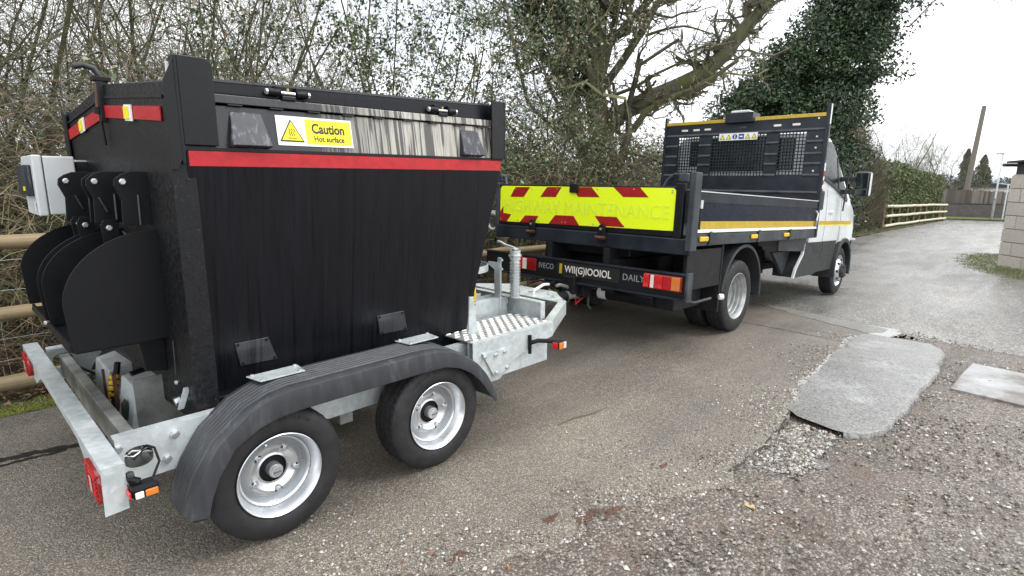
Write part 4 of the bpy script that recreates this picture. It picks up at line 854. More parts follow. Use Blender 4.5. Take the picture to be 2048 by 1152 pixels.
# weld beads / bolts down the rear corner
b = B()
for k in range(16): b.cyl((-.150-.003*k, yu+.0+.0073*k, 1.45-.06*k), (-.156-.003*k, yu+.0073*k, 1.45-.06*k), .0035, 6)
b.build('weld_beads', 'blkp', T)
# crank handle on rusty screw
hd = B().tube([(-.335, 1.0, 1.925), (-.30, 1.0, 1.935), (-.262, 1.0, 1.925), (-.245, 1.0, 1.895)], .013, 10).build('crank_handle', 'trim', T, 0, True)
B().box(-.275, -.21, .975, 1.025, 1.872, 1.892).build('handle_bracket', 'blk', hd, .003); B().cyl((-.255, 1.0, 1.885), (-.265, 1.0, 1.76), .009, 10).build('screw_rod', 'brownrod', hd, 0, True)
B().cyl((-.266, 1.0, 1.762), (-.266, 1.0, 1.735), .018, 8).build('screw_nut', 'blk', hd); B().tube([(-.262, .992, 1.74), (-.256, .99, 1.60)], .006, 8).build('guide_rod', 'blk', hd); B().box(-.262, -.236, .978, 1.02, 1.70, 1.875).build('guide_strap', 'blkp', hd, .002)
# rear chute: quadrant cheeks, shelf, box below
def quad(xb, xo, z0, z1, n=14):
    P = [(xb, z0), (xo, z0), (xo-.01, z0+.17)]; cx, cz = xb, z0+.17; 
    for k in range(1, n): a = pi/2*k/n; P.append((cx+(xo-.012-cx)*cos(a), cz+(z1-cz)*sin(a)))
    return P+[(xb, z1)]
for y, xo, z0, z1, xb in ((.50, -.540, .80, 1.255, -.21), (.955, -.545, .822, 1.232, -.23), (1.05, -.55, .822, 1.236, -.23), (1.52, -.558, .835, 1.232, -.25)):
    b = B().prism(quad(xb, xo, z0, z1), 'y', y, y+.008).build('chute_cheek', 'blk', T, .0015)
B().prism([(-.54, .80), (-.553, .806), (-.548, .835), (-.54, .835)], 'y', .508, 1.52).build('shelf_lip', 'blkp', T)
B().box(-.54, -.22, .508, 1.52, .812, .820).build('chute_shelf', 'blkp', T, .001)
B().prism([(-.22, .80), (-.315, .80), (-.30, .655), (-.22, .64)], 'y', .56, 1.30).build('outlet_box', 'blk', T, .003)
B().prism([(-.53, .79), (-.515, .812), (-.30, .812), (-.30, .79), (-.49, .79)], 'y', .52, 1.50).build('shelf_brace', 'blk', T)
def arm(y, x0, lower=True, dx=0.):
    P = [(-.20, 1.482), (-.275+dx, 1.482), (-.305+dx, 1.470), (-.328+dx, 1.452), (-.332+dx, 1.425), (-.312+dx, 1.37), (-.318+dx, 1.27), (-.20, 1.27)]
    a = B().prism(P, 'y', y, y+.010).build('release_lever', 'blk', T, .002)
    B().cyl((-.302+dx, y-.012, 1.442), (-.302+dx, y, 1.442), .0135, 6).build('bolt', 'zinc', a, .003); B().cyl((-.302+dx, y-.016, 1.442), (-.302+dx, y-.012, 1.442), .008, 10).build('bolt_tip', 'zinc', a)
    return a
arm(.555, 0); arm(.755, 0, dx=-.056); arm(.83, 0, dx=-.058); arm(1.105, 0, dx=-.10)
for y, dx, dy in ((.74, -.04, .05), (1.09, -.065, .05), (.55, -.0, .055)):
    s = .0 if dx else -.14
    b = B().loft([[(-.315+dx, y-.004, 1.375+s), (-.315+dx, y+dy, 1.385+s), (-.307+dx, y+dy, 1.385+s), (-.307+dx, y-.004, 1.375+s)], [(-.292+dx, y-.004, 1.315+s), (-.292+dx, y+dy, 1.32+s), (-.284+dx, y+dy, 1.32+s), (-.284+dx, y-.004, 1.315+s)]]).build('link_plate', 'access', T, .002)
for y, dx in ((.72, -.03), (1.08, -.075), (.97, -.07)):
    a = B().prism([(-.27+dx, 1.285), (-.322+dx, 1.285), (-.334+dx, 1.262), (-.327+dx, 1.18), (-.355+dx, 1.08), (-.27+dx, 1.08)], 'y', y-.003, y+.006).build('clamp_arm', 'blk', T, .002)
    B().cyl((-.305+dx, y-.014, 1.252), (-.305+dx, y-.003, 1.252), .013, 6).build('bolt', 'zinc', a, .003)
for y in (.555, .755, 1.105): B().tube([(-.255-.04*(y > .7)-.03*(y > 1), y-.006, 1.39), (-.258-.04*(y > .7)-.03*(y > 1), y-.006, 1.27)], .005, 6).build('slot_edge', 'access', T)
for p in ((-.55, .975, .84), (-.215, .44, .62)): B().cyl((p[0], p[1], p[2]), (p[0]-.014, p[1]-.01, p[2]), .010, 6).build('hex_bolt', 'zinc', T, .002)
b = B().tube([(-.222, .43, .80), (-.224, .432, .655)], .003, 5).build('cable', 'bedl', T)
# control box
cb = B().box(-.445, -.325, 1.335, 1.70, 1.282, 1.556).build('control_box', 'box', T, .006)
B().box(-.486, -.449, 1.33, 1.705, 1.278, 1.560).build('box_door', 'box', cb, .006); B().box(-.449, -.445, 1.34, 1.695, 1.284, 1.554).build('door_gasket', 'print', cb)
B().box(-.515, -.487, 1.385, 1.65, 1.37, 1.515).build('display_unit', 'pocket', cb, .004); B().box(-.497, -.489, 1.36, 1.375, 1.30, 1.345).build('latch', 'zinc', cb, .002)
B().box(-.52, -.515, 1.40, 1.43, 1.395, 1.415).build('label', 'yel', cb); B().cyl((-.325, 1.45, 1.535), (-.24, 1.45, 1.535), .008, 8).build('mount_bolt', 'zinc', cb)
B().box(-.325, -.25, 1.40, 1.65, 1.33, 1.50).build('mounting_bracket', 'blk', cb)
# chassis
ch = B()
for s in (0, 1):
    y0 = .2 if s == 0 else mir(.2)-.008
    def holed(x0, x1, z0, z1, y0, hx0, hx1, hz0, hz1):
        b = B(); b.box(x0, hx0, y0, y0+.008, z0, z1); b.box(hx1, x1, y0, y0+.008, z0, z1)
        n = 10; top = [(hx0, z1), (hx1, z1)]; m = (hz0+hz1)/2; rx = (hx1-hx0)/2; cx = (hx0+hx1)/2; rz = (hz1-hz0)/2
        for q in range(n):
            a0 = pi*q/n; a1 = pi*(q+1)/n; xa, xb = cx-rx*cos(a0), cx-rx*cos(a1); za, zb2 = rz*sin(a0)**.6, rz*sin(a1)**.6
            b.prism([(xa, m+za), (xb, m+zb2), (xb, z1), (xa, z1)], 'y', y0, y0+.008); b.prism([(xa, z0), (xb, z0), (xb, m-zb2), (xa, m-za)], 'y', y0, y0+.008)
        return b
    b = holed(-.50, 1.25, .365, .53, y0, -.478, -.385, .405, .49)
    fl = .05 if s == 0 else -.05; b.box(-.50, 1.25, min(y0, y0+fl), max(y0+.008, y0+fl), .530, .538); b.box(-.50, 1.25, min(y0, y0+fl), max(y0+.008, y0+fl), .357, .365)
    b.build('chassis_rail', 'galv', T, 0, label='grey galvanised side rail')
for x, z in ((-.31, .497), (-.345, .408), (-.493, .502), (-.2, .50)):
    bo = B().cyl((x, .2, z), (x, .187, z), .017, 6).build('hex_bolt', 'zinc', T, .003); B().cyl((x, .187, z), (x, .180, z), .009, 10).build('bolt_tip', 'zinc', bo)
# loom and grey cable loop in the oval hole
for k in range(4): B().tube([(-.50+.01*k, .215, .44+.012*k), (-.45, .205-.004*k, .475-.01*k), (-.40, .215, .455+.008*k), (-.37, .23, .44)], .004, 6).build('wire', ('box', 'blk', 'zinc', 'blk')[k], T, 0, True)
B().tube([(-.41, .205, .485), (-.385, .18, .475), (-.385, .13, .44), (-.42, .08, .41), (-.45, .0, .43)], .0045, 7).build('lamp_cable', 'blk', T, 0, True)
B().prism([(-.455, .385), (-.41, .385), (-.41, .50), (-.455, .50)], 'y', .262, mir(.262)).build('cross_member', 'galvd', T, .004)
B().box(-.405, -.37, .262, mir(.262), .37, .378).build('cross_member_foot', 'galvd', T)
B().box(1.0, 1.06, .21, mir(.21), .37, .50).build('cross_member', 'galvd', T, .004); B().box(.38, .45, .21, mir(.21), .30, .42).build('axle_beam', 'galvd', T, .004)
# folded bracket pieces under the hopper
pd = B().loft([[(-.36, .66, .37), (-.36, .90, .37), (-.33, .90, .56), (-.33, .66, .56)], [(-.10, .66, .37), (-.10, .90, .37), (-.10, .90, .60), (-.10, .66, .60)]]).build('pivot_pedestal', 'galv', T, .006)
B().prism([(-.372, .40), (-.368, .47), (-.352, .49), (-.345, .44), (-.355, .40)], 'y', .735, .77).build('slot', 'print', pd); B().box(-.335, -.10, .655, .662, .38, .60).build('gusset', 'galvd', pd)
pd2 = B().loft([[(-.36, 1.12, .37), (-.36, 1.42, .37), (-.34, 1.42, .53), (-.34, 1.12, .53)], [(-.12, 1.12, .37), (-.12, 1.42, .37), (-.12, 1.42, .58), (-.12, 1.12, .58)]]).build('pivot_pedestal', 'galv', T, .006)
B().box(-.372, -.362, 1.085, 1.10, .38, .55).build('weld_strip', 'brownrod', pd2); B().box(-.36, -.345, .925, .945, .38, .56).build('weld_strip', 'brownrod', pd)
for y, x in ((.42, -.20), (.86, -.28)):
    mt = B().cyl((x-.02, y, .545), (x+.14, y, .575), .035, 14).build('rubber_mount', 'blk', T, .004, True); B().cyl((x-.045, y, .54), (x-.02, y, .545), .020, 6).build('mount_bolt', 'zinc', mt, .003)
B().loft([[(-.255, .33, .537), (-.255, .345, .537), (-.225, .345, .62), (-.225, .33, .62)], [(-.235, .33, .537), (-.235, .345, .537), (-.205, .345, .62), (-.205, .33, .62)]]).build('tie_strap', 'galv', T)
B().box(-.13, .0, .30, .372, .50, .56).build('hopper_foot', 'blk', T, .006)
sp_ = B()
for k in range(5): sp_.lathe([(0, .012), (.008, .024), (.02, .024), (.026, .012)], (-.33-.004*k, 1.06, .50-.028*k), 'z', 14)
yh = B().tube([(-.31, 1.06, .58), (-.325, 1.06, .50), (-.345, 1.05, .42), (-.35, 1.03, .36)], .014, 8).build('gas_hose', 'blk', T, 0, True); sp_.build('yellow_spring_guard', 'yhose', yh, 0, True)
B().tube([(-.40, 1.62, .45), (-.33, 1.45, .42), (-.30, 1.30, .45)], .007, 7).build('cable', 'blk', T, 0, True)
# rear beam with lamps
rb = B()
rb.box(-.578, -.512, .004, 1.996, .522, .528); rb.box(-.578, -.573, .004, 1.996, .500, .522)
beam = rb.build('rear_beam', 'galv', T, .001, label='bright galvanised rear light beam')
for ya, z in ((-.002, .362), (1.996, .362)):
    B().loft([[(-.578, ya, .528), (-.512, ya, .528), (-.514, ya, z+.004), (-.582, ya, z)], [(-.578, ya+.006, .528), (-.512, ya+.006, .528), (-.514, ya+.006, z+.004), (-.582, ya+.006, z)]]).build('beam_end_plate', 'galv', beam)
lpn = B()
for ya, zz in (((0.006, .362), (.30, .372)), ((.30, .372), (.52, .455)), ((.52, .455), (1.48, .455)), ((1.48, .455), (1.70, .372)), ((1.70, .372), (1.994, .362))):
    lpn.loft([[(-.566, ya[0] if hasattr(ya, '__len__') else ya, 0)]*0 or [(-.566, ya[0], ya[1]), (-.545, ya[0], ya[1]), (-.545, ya[0], .5), (-.566, ya[0], .5)], [(-.566, zz[0], zz[1]), (-.545, zz[0], zz[1]), (-.545, zz[0], .5), (-.566, zz[0], .5)]])
lpn.build('lamp_panel', 'galv', beam, .001)
def tail(y0, y1, z0, z1):
    def oval(x, k):
        cy, cz = (y0+y1)/2, (z0+z1)/2; a, b_ = (y1-y0)/2*k, (z1-z0)/2*k
        return [(x, cy+a*(abs(cos(t))**.6)*(1 if cos(t) > 0 else -1), cz+b_*(abs(sin(t))**.6)*(1 if sin(t) > 0 else -1)) for t in [2*pi*i/28 for i in range(28)]]
    l = B().loft([oval(-.567, 1.), oval(-.580, 1.), oval(-.588, .92)]).build('tail_lamp', 'redd', T, .002, True)
    for k in range(7):
        z = z0+(z1-z0)*(k+1)/8; B().cyl((-.586, y0+.02, z), (-.586, y1-.02, z), .0055, 8).build('lens_rib', 'redl' if k % 2 else 'red', l)
    for yy in (y0+.035, y1-.05): B().box(-.5925, -.588, yy-.006, yy+.006, z0+.02, z1-.02).build('lens_divider', 'chev', l, .002)
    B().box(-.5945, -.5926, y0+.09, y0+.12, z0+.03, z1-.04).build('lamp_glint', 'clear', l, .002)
tail(.012, .235, .385, .505); tail(1.765, 1.985, .385, .505)
sl_ = B().tube([(-.50, .02, .475), (-.50, -.01, .465), (-.48, -.02, .455)], .014, 8).build('side_lamp', 'blk', T, 0, True)
B().box(-.510, -.430, -.050, .010, .405, .452).build('lamp_housing', 'blk', sl_, .012); B().box(-.503, -.478, -.058, -.051, .412, .436).build('white_lens', 'clear', sl_, .004); B().box(-.474, -.436, -.058, -.051, .412, .436).build('amber_lens', 'amber', sl_, .004); B().box(-.518, -.511, -.045, .003, .412, .436).build('red_lens', 'redl', sl_, .004)
B().lathe([(-.01, .012), (0, .016), (.01, .012)], (-.50, .0, .478), 'x', 12).build('grommet', 'trim', sl_)
# mudguard (double-axle fender) with ridges
outer = [(-.352, .245), (-.335, .32), (-.302, .395), (-.229, .50), (-.112, .592), (-.02, .628), (.06, .640), (.40, .640), (.70, .640), (.80, .632), (.90, .605), (.99, .555), (1.065, .50), (1.125, .43), (1.17, .35), (1.20, .275)]
lipz = [(-.295, .240), (-.275, .315), (-.245, .385), (-.18, .475), (-.085, .527), (-.01, .545), (.08, .552), (.40, .552), (.68, .552), (.77, .552), (.85, .545), (.93, .52), (1.01, .475), (1.08, .41), (1.135, .335), (1.185, .265)]
fe = B(); loops = []
for (x, z), (lx, lz) in zip(outer, lipz):
    n_ = Vector((x-.42, 0, z-.2)).normalized(); sec = [(lx, -.036, lz), (x-(x-lx)*.12, -.026, z-(z-lz)*.12), (x, -.004, z)]
    for k in range(7):
        y = .022+k*.024; sec += [(x, y, z), (x+n_.x*.006, y+.006, z+n_.z*.006), (x+n_.x*.006, y+.013, z+n_.z*.006), (x, y+.019, z)]
    sec += [(x, .205, z), (x, .22, z-.02)]; loops.append(sec)
inner_l = [[(p[0]-(p[0]-.42)*.012, p[1]+(.004 if j == 0 else 0), p[2]-.010) for j, p in enumerate(s)] for s in loops]
full = [s+s2[::-1] for s, s2 in zip(loops, inner_l)]
fe.loft(full); fender = fe.build('mudguard', 'fender', T, 0, True, label='ridged grey plastic double mudguard')
for x0, x1 in ((-.01, .178), (.72, .90)):
    a = .642; sk = .0
    pl = B().loft([[(x0, .105, a+.006), (x1-.0, .105, a+.006), (x1+.01, .205, a+.006), (x0-.02, .205, a+.006)], [(x0, .105, a+.011), (x1-.0, .105, a+.011), (x1+.01, .205, a+.011), (x0-.02, .205, a+.011)]]).build('step_plate', 'galv', fender, .001)
    for px, py in ((x0+.015, .118), (x1-.015, .118), (x0, .192), (x1-.005, .192)): B().cyl((px, py, a+.011), (px, py, a+.018), .008, 10).build('rivet', 'zinc', fender, .002)
fo = [[(p[0], 2*YC-p[1], p[2]) for p in s] for s in full]; B().loft(fo).build('mudguard', 'fender', T, 0, True)
# wheels
def tyre(R_, w, rr, parent, c, sgn=1):
    prof = [(0.012, rr-.004), (.004, rr+.010), (-.002, rr+.022), (-.004, rr+(R_-rr)*.45), (.002, rr+(R_-rr)*.72), (.008, R_-.016), (.018, R_-.006), (.030, R_-.001)]
    gr = []
    for k in range(3):
        y = w*(.27+k*.23); gr += [(y-.006, R_), (y-.004, R_-.008), (y+.004, R_-.008), (y+.006, R_)]
    prof += [(.036, R_)]+gr+[(w-.036, R_), (w-.018, R_-.006), (w-.008, R_-.016), (w-.0, rr+.03), (w-.012, rr-.004)]
    n = 144; b = B(); loops = []
    for o, r_ in prof:
        L_ = []
        for i in range(n):
            a = 2*pi*i/n; rj = r_-(.007 if (i % 3 == 0 and (abs(r_-R_) < .002) and (o < .06 or o > w-.06)) else 0)
            L_.append((c[0]+rj*cos(a), c[1]+sgn*o, c[2]+rj*sin(a)))
        loops.append(L_)
    b.loft(loops, cap=False); return b.build('tyre', 'tyre', parent, 0, True)
def nuts(par, c, r, n_, y, size, mat='zinc', ph=.4, ln=.018):
    for k in range(n_):
        a = ph+2*pi*k/n_; x, z = c[0]+r*cos(a), c[2]+r*sin(a); B().cyl((x, y, z), (x, y-ln, z), size, 6).build('wheel_nut', mat, par, .002); 
def trailer_wheel(x, y, sgn, ph):
    c = (x, y, .278); w = B().lathe([(sgn*.000, .1745), (sgn*-.002, .172), (sgn*.004, .166), (sgn*.020, .160), (sgn*.030, .152), (sgn*.050, .150), (sgn*.058, .143), (sgn*.060, .138), (sgn*.088, .134), (sgn*.100, .129), (sgn*.104, .124), (sgn*.098, .119), (sgn*.078, .112), (sgn*.066, .100), (sgn*.066, .090), (sgn*.076, .078), (sgn*.084, .066), (sgn*.080, .058), (sgn*.084, .054)], c, 'y', 72).build('wheel', 'rim', T, 0, True)
    tyre(.278, .175, .172, w, c, sgn)
    B().lathe([(sgn*.079, .0545), (sgn*.086, .053), (sgn*.086, .02)], c, 'y', 40).build('hub_ring', 'blk', w, 0, True)
    B().lathe([(sgn*.086, .030), (sgn*.050, .029), (sgn*.050, .026), (sgn*.046, .024), (sgn*.040, .0235), (sgn*.037, .021), (sgn*.036, .0005)], c, 'y', 32, ).build('hub_cap', 'zinc', w, 0, True)
    B().lathe([(sgn*.05, .1475), (sgn*.2, .147), (sgn*.2, .05)], c, 'y', 40).build('wheel_barrel', 'rimd', w, 0, True)
    if sgn == 1:
        nuts(w, c, .092, 5, y+.073, .011, 'zinc', ph, .016)
        for k in range(5):
            a = ph+2*pi*k/5; px, pz = c[0]+.092*cos(a), c[2]+.092*sin(a); B().lathe([(.074, .019), (.066, .016), (.066, .005)], (px, y, pz), 'y', 14).build('nut_washer', 'zinc', w, 0, True)
        a = ph+.75; B().cyl((c[0]+.118*cos(a), y+.075, c[2]+.118*sin(a)), (c[0]+.136*cos(a+.05), y+.035, c[2]+.136*sin(a+.05)), .004, 8).build('valve_stem', 'zinc', w)
        text('hub_lettering', 'KNOTT', .0095, (c[0]-.016, y+.0355, c[2]-.004), (1, 0, 0), (0, 0, 1), 'bedl', w, .0006)
        # raised sidewall lettering following the tyre
        s = '185/60 R12C  102/100N'
        for k, ch_ in enumerate(s):
            if ch_ == ' ': continue
            a = radians(152-k*4.6)+(0 if x < .4 else -.4); r_ = .232; p = Vector((c[0]+r_*cos(a), y-.0045, c[2]+r_*sin(a))); u_ = Vector((sin(a), 0, -cos(a)))
            text('tyre_letter', ch_, .021, p, u_, (cos(a), 0, sin(a)), 'trim', w, .0006)
    return w
trailer_wheel(0, 0, 1, 1.05); trailer_wheel(.81, 0, 1, 1.35); trailer_wheel(0, 2.0, -1, 0); trailer_wheel(.81, 2.0, -1, .4)
for x in (0, .81): B().cyl((x, .17, .278), (x, 1.83, .278), .035, 12).build('axle', 'galvd', T)
# front platform of tread plate
B().prism([(1.15, .556), (1.838, .556), (1.838, .466), (1.62, .436), (1.49, .395), (1.36, .30), (1.24, .30), (1.15, .42)], 'y', .118, .124).build('side_plate', 'galv', T, .001, label='bright galvanised platform side plate')
B().box(1.15, 1.84, .118, .152, .556, .562).build('platform_flange', 'galv', T, .001)
B().prism([(.158, .30), (.164, .30), (.164, .556), (.158, .556)], 'x', 1.15, 1.83).build('inner_side_plate', 'galv', T)
B().loft([[(1.36, .20, .40), (1.47, .20, .40), (1.70, .50, .42), (1.36, .50, .40)], [(1.36, .166, .545), (1.83, .166, .545), (1.83, .50, .545), (1.36, .50, .545)]]).build('under_tray', 'galvd', T)
plb = B().box(1.155, 1.835, .152, .50, .552, .558).build('tread_plate', 'galvd', T, label='checkered aluminium tread plate')
b = B()
for r_ in range(15):
    for k in range(10):
        x = 1.182+r_*.060+(.0 if k % 2 else .030); y = .172+k*.040
        if x > 1.815 or y > .487: continue
        b.loft([[(x-.021, y-.0125, .558), (x+.015, y-.0125, .558), (x+.021, y+.0125, .558), (x-.015, y+.0125, .558)], [(x-.017, y-.009, .5625), (x+.012, y-.009, .5625), (x+.017, y+.009, .5625), (x-.012, y+.009, .5625)]])
alu = M('bright_tread'); MAT['alu'] = alu.set((.78, .76, .72), .3, .35)
b.build('tread_bars', 'alu', plb)['kind'] = 'stuff'
bp_ = B().prism([(1.212, .488), (1.40, .482), (1.432, .345), (1.30, .335)], 'y', .106, .117).build('joint_plate', 'galv', T, .001)
for x, z in ((1.225, .468), (1.31, .462), (1.385, .466), (1.405, .365), (1.315, .355)): B().cyl((x, .106, z), (x, .093, z), .012, 6).build('hex_bolt', 'zinc', bp_, .003)
B().loft([[(1.258, .285, .42), (1.345, .265, .42), (1.345, .275, .42), (1.258, .295, .42)], [(1.278, .285, .78), (1.30, .275, .78), (1.30, .285, .78), (1.278, .295, .78)]]).build('hopper_brace', 'galv', T, .001)
ml = B().box(1.60, 1.618, .100, .117, .40, .52).build('marker_lamp', 'blk', T, .003); B().tube([(1.609, .105, .47), (1.64, .07, .485), (1.70, .015, .482), (1.735, .0, .475)], .014, 8).build('lamp_arm', 'blk', ml, 0, True)
B().box(1.70, 1.765, -.045, .005, .435, .485).build('lamp_housing', 'blk', ml, .006); B().box(1.693, 1.699, -.040, .0, .440, .480).build('red_lens', 'redl', ml, .002); B().box(1.70, 1.74, -.053, -.046, .440, .480).build('amber_lens', 'amber', ml, .002); B().box(1.742, 1.765, -.053, -.046, .440, .480).build('white_lens', 'clear', ml, .002)
# cross beam and drawbar
xb = B(); xb.box(1.862, 1.898, .25, mir(.25), .655, .663); xb.box(1.898, 1.906, .25, mir(.25), .545, .663); xb.box(1.862, 1.898, .25, mir(.25), .540, .548); xb.box(1.862, 1.905, .244, .250, .545, .663)
xb.build('cross_beam', 'galv', T, .001)
B().box(1.32, 1.862, .93, .99, .50, .60).build('spine_beam', 'galvd', T, .003); B().box(1.30, 1.86, .55, .60, .40, .66).build('frame_plate', 'galv', T, .002)
for sgn in (1, -1):
    y = lambda v: v if sgn == 1 else mir(v)
    L = [(1.845, .135), (2.40, .46), (3.02, .95)]; b = B(); lp = []
    for x, yy in L: lp.append([(x, y(yy), .455), (x, y(yy), .555), (x-.02, y(yy+.05), .555), (x-.02, y(yy+.05), .547), (x, y(yy+.006), .547), (x, y(yy+.006), .455)])
    lp = [lp[0], lp[1]]; b.loft(lp); b.build('drawbar_plate', 'galv', T, .001)
B().loft([[(2.34, .42, .545), (2.34, 1.58, .545), (2.34, 1.58, .553), (2.34, .42, .553)], [(2.62, .74, .545), (2.62, 1.26, .545), (2.62, 1.26, .553), (2.62, .74, .553)]]).build('nose_plate', 'galv', T, .001)
B().loft([[(2.40, .46, .44), (2.40, .466, .44), (2.40, .466, .552), (2.40, .46, .552)], [(2.72, .90, .47), (2.72, .906, .47), (2.72, .906, .545), (2.72, .90, .545)]]).build('drawbar_plate', 'galv', T)
cpl = B().tube([(2.45, .86, .50), (2.62, .93, .46), (2.78, .98, .43), (2.90, 1.0, .415)], [.07, .065, .058, .05], 16).build('coupling', 'rim', T, .003, True)
B().tube([(2.40, .80, .50), (2.41, .80, .585), (2.60, .86, .60), (2.70, .89, .585)], .012, 8).build('brake_lever', 'white', cpl, 0, True); B().tube([(2.70, .89, .585), (2.80, .92, .58)], .018, 10).build('lever_grip', 'blk', cpl, 0, True)
bo = B(); lp = [(2.90+.014*k, .044+.008*(k % 2)) for k in range(13)]
bo.lathe([(x, r_) for x, r_ in lp], (0, 1.0, .41), 'x', 20); bo.build('rubber_gaiter', 'blk', cpl, 0, True)
B().tube([(3.06, 1.0, .41), (3.16, 1.0, .42), (3.24, 1.0, .41)], [.045, .042, .05], 14).build('hitch_head', 'rimd', cpl, .003, True); B().tube([(3.16, 1.0, .46), (3.08, 1.0, .50), (2.98, 1.0, .53), (2.94, 1.0, .525)], .015, 8).build('hitch_handle', 'rimd', cpl, 0, True)
for k in range(3): B().tube([(2.55, 1.02, .50), (2.70, 1.12, .56+.02*k), (2.90, 1.15, .56), (3.10, 1.12, .50-.02*k), (3.3, 1.05, .42)], .008, 7).build('brake_cable', ('blk', 'brownrod', 'blk')[k], cpl, 0, True)
for p in ((2.45, .62, .556), (2.50, .72, .556), (2.44, .82, .556)): B().cyl(p, (p[0], p[1], p[2]+.02), .014, 6).build('hex_bolt', 'zinc', T, .003)
# gas bottle ring on its post, and the prop stand
ps = B(); ps.box(1.775, 1.79, .535, .56, .548, .935); ps.prism([(.565, .548), (.585, .548), (.60, .70), (.60, .85), (.66, .88), (.66, .90), (.560, .90), (.560, .548)], 'x', 1.783, 1.79)
pst = ps.build('bottle_post', 'galv', T, .001); rg = []
for k in range(25):
    a = 2*pi*k/24; rg.append([(1.60+.20*cos(a)*s_, .755+.20*sin(a)*s_, z) for s_, z in ((1, .845), (1, .890), (.985, .890), (.985, .845))])
B().loft(rg, cap=False).build('bottle_ring', 'galv', pst, 0)
for z in (.865, .925): B().cyl((1.76, .50, z), (1.80, .56, z), .008, 6).build('clamp_bolt', 'zinc', pst)
B().box(1.60, 1.79, .745, .755, .60, .66).build('bottle_shelf_rail', 'galv', T); B().box(1.45, 1.78, .60, .608, .56, .68).build('bottle_back_plate', 'galvd', T)
js = B(); pr = [(0, .036)]
js.cyl((1.85, .467, .663), (1.85, .467, .985), .0285, 20); js.cyl((1.85, .467, .925), (1.85, .467, .985), .036, 20)
jk = js.build('prop_stand', 'galv', T, 0, True)
for k in range(12): B().lathe([(-.006, .029), (-.0045, .0365), (.0045, .0365), (.006, .029)], (1.85, .467, .682+k*.020), 'z', 20).build('thread_turn', 'zinc', jk, 0, True)
B().cyl((1.85, .467, .945), (1.85, .467, .957), .045, 20).build('stand_collar', 'zinc', jk, .002); B().cyl((1.85, .467, .985), (1.85, .467, 1.0), .024, 12).build('stand_cap', 'zinc', jk, .003)
B().tube([(1.85, .467, 1.0), (1.85, .50, 1.006), (1.85, .56, 1.015), (1.85, .60, 1.03), (1.85, .645, 1.035)], .008, 8).build('winding_handle', 'galv', jk, 0, True); B().cyl((1.85, .645, 1.03), (1.85, .645, 1.06), .014, 10).build('handle_knob', 'blk', jk, .003)
cl = B().box(1.82, 1.88, .50, .62, .664, .672).build('stand_clamp', 'zinc', T, .002); B().tube([(1.858, .56, .665), (1.850, .54, .62), (1.852, .56, .58), (1.858, .58, .575)], .006, 6).build('clamp_chain', 'zinc', cl, 0, True)
b = B().tube([(1.48, .49, .655), (1.48, .485, .70), (1.49, .48, .735), (1.49, .48, .80)], [.020, .020, .016, .003], 12).build('yellow_whip_marker', 'yhose', T, 0, True)
for k in range(4): B().lathe([(-.003, .020), (0, .0225), (.003, .020)], (1.48, .487, .67+k*.022), 'z', 14).build('marker_band', 'print', b)
B().lathe([(0, .001), (0, .035), (.012, .035)], (1.595, .66, .62), 'y', 16).build('end_cap', 'blk', T)

# ------------------------------------------------------------------ tipper truck (local x forward from the rear axle, y left, z up)
K = empty('tipper_truck', 'white-cabbed tipper truck with dark dropside bed and yellow highway maintenance board', 'truck', (4.459, .0076, .0025), (0, .0512, .0069))
YT = 1.0; y0, y1 = -.053, 2.053
def dual(x, ya, sgn):
    c = (x, ya, .347)
    w = B().lathe([(sgn*.006, .226), (sgn*.004, .220), (sgn*.014, .211), (sgn*.030, .206), (sgn*.034, .198), (sgn*.060, .196), (sgn*.066, .187), (sgn*.095, .185), (sgn*.102, .174), (sgn*.128, .171), (sgn*.136, .158), (sgn*.158, .150), (sgn*.166, .135), (sgn*.160, .115), (sgn*.172, .09), (sgn*.175, .07)], c, 'y', 60).build('rear_wheel', 'rimd', K, 0, True)
    tyre(.347, .185, .218, w, c, sgn); tyre(.347, .185, .218, w, (x, ya+sgn*.225, .347), sgn)
    B().lathe([(sgn*.175, .075), (sgn*.12, .068), (sgn*.11, .05), (sgn*.11, .001)], c, 'y', 30).build('hub', 'rimd', w, 0, True)
    nuts(w, c, .105, 6, ya+sgn*.165, .014, 'brownrod')
dual(0, 0, 1); dual(0, 2.0, -1)
def fwheel(x, ya, sgn):
    c = (x, ya, .347); w = B().lathe([(sgn*.006, .226), (sgn*.004, .220), (sgn*.016, .208), (sgn*.04, .200), (sgn*.05, .180), (sgn*.0, .165), (sgn*-.02, .145), (sgn*-.03, .12), (sgn*-.03, .10), (sgn*-.02, .08)], c, 'y', 60).build('front_wheel', 'rim', K, 0, True)
    tyre(.347, .185, .218, w, c, sgn)
    B().lathe([(sgn*-.02, .105), (sgn*-.055, .10), (sgn*-.075, .07), (sgn*-.08, .001)], c, 'y', 30).build('hub_cover', 'trim', w, 0, True)
    nuts(w, c, .085, 6, ya-sgn*.05, .013, 'trim', .2, .035*sgn)
    for k in range(8): a = 2*pi*k/8; B().cyl((c[0]+.145*cos(a), ya-sgn*.024, c[2]+.145*sin(a)), (c[0]+.145*cos(a), ya+sgn*.01, c[2]+.145*sin(a)), .021, 10).build('wheel_slot', 'print', w)
fwheel(3.776, .051, 1); fwheel(3.776, 1.95, -1)
ch = B()
for y in (.60, 1.34): ch.box(-1.20, 3.2, y, y+.07, .52, .70)
for x in (-.9, -.3, .6, 1.5): ch.box(x, x+.08, .67, 1.34, .53, .68)
ch.build('chassis_frame', 'under', K, .004); B().cyl((0, .3, .347), (0, 1.7, .347), .06, 14).build('rear_axle', 'under', K); B().cyl((0, .88, .347), (0, 1.12, .347), .16, 18).build('differential', 'under', K, .01, True)
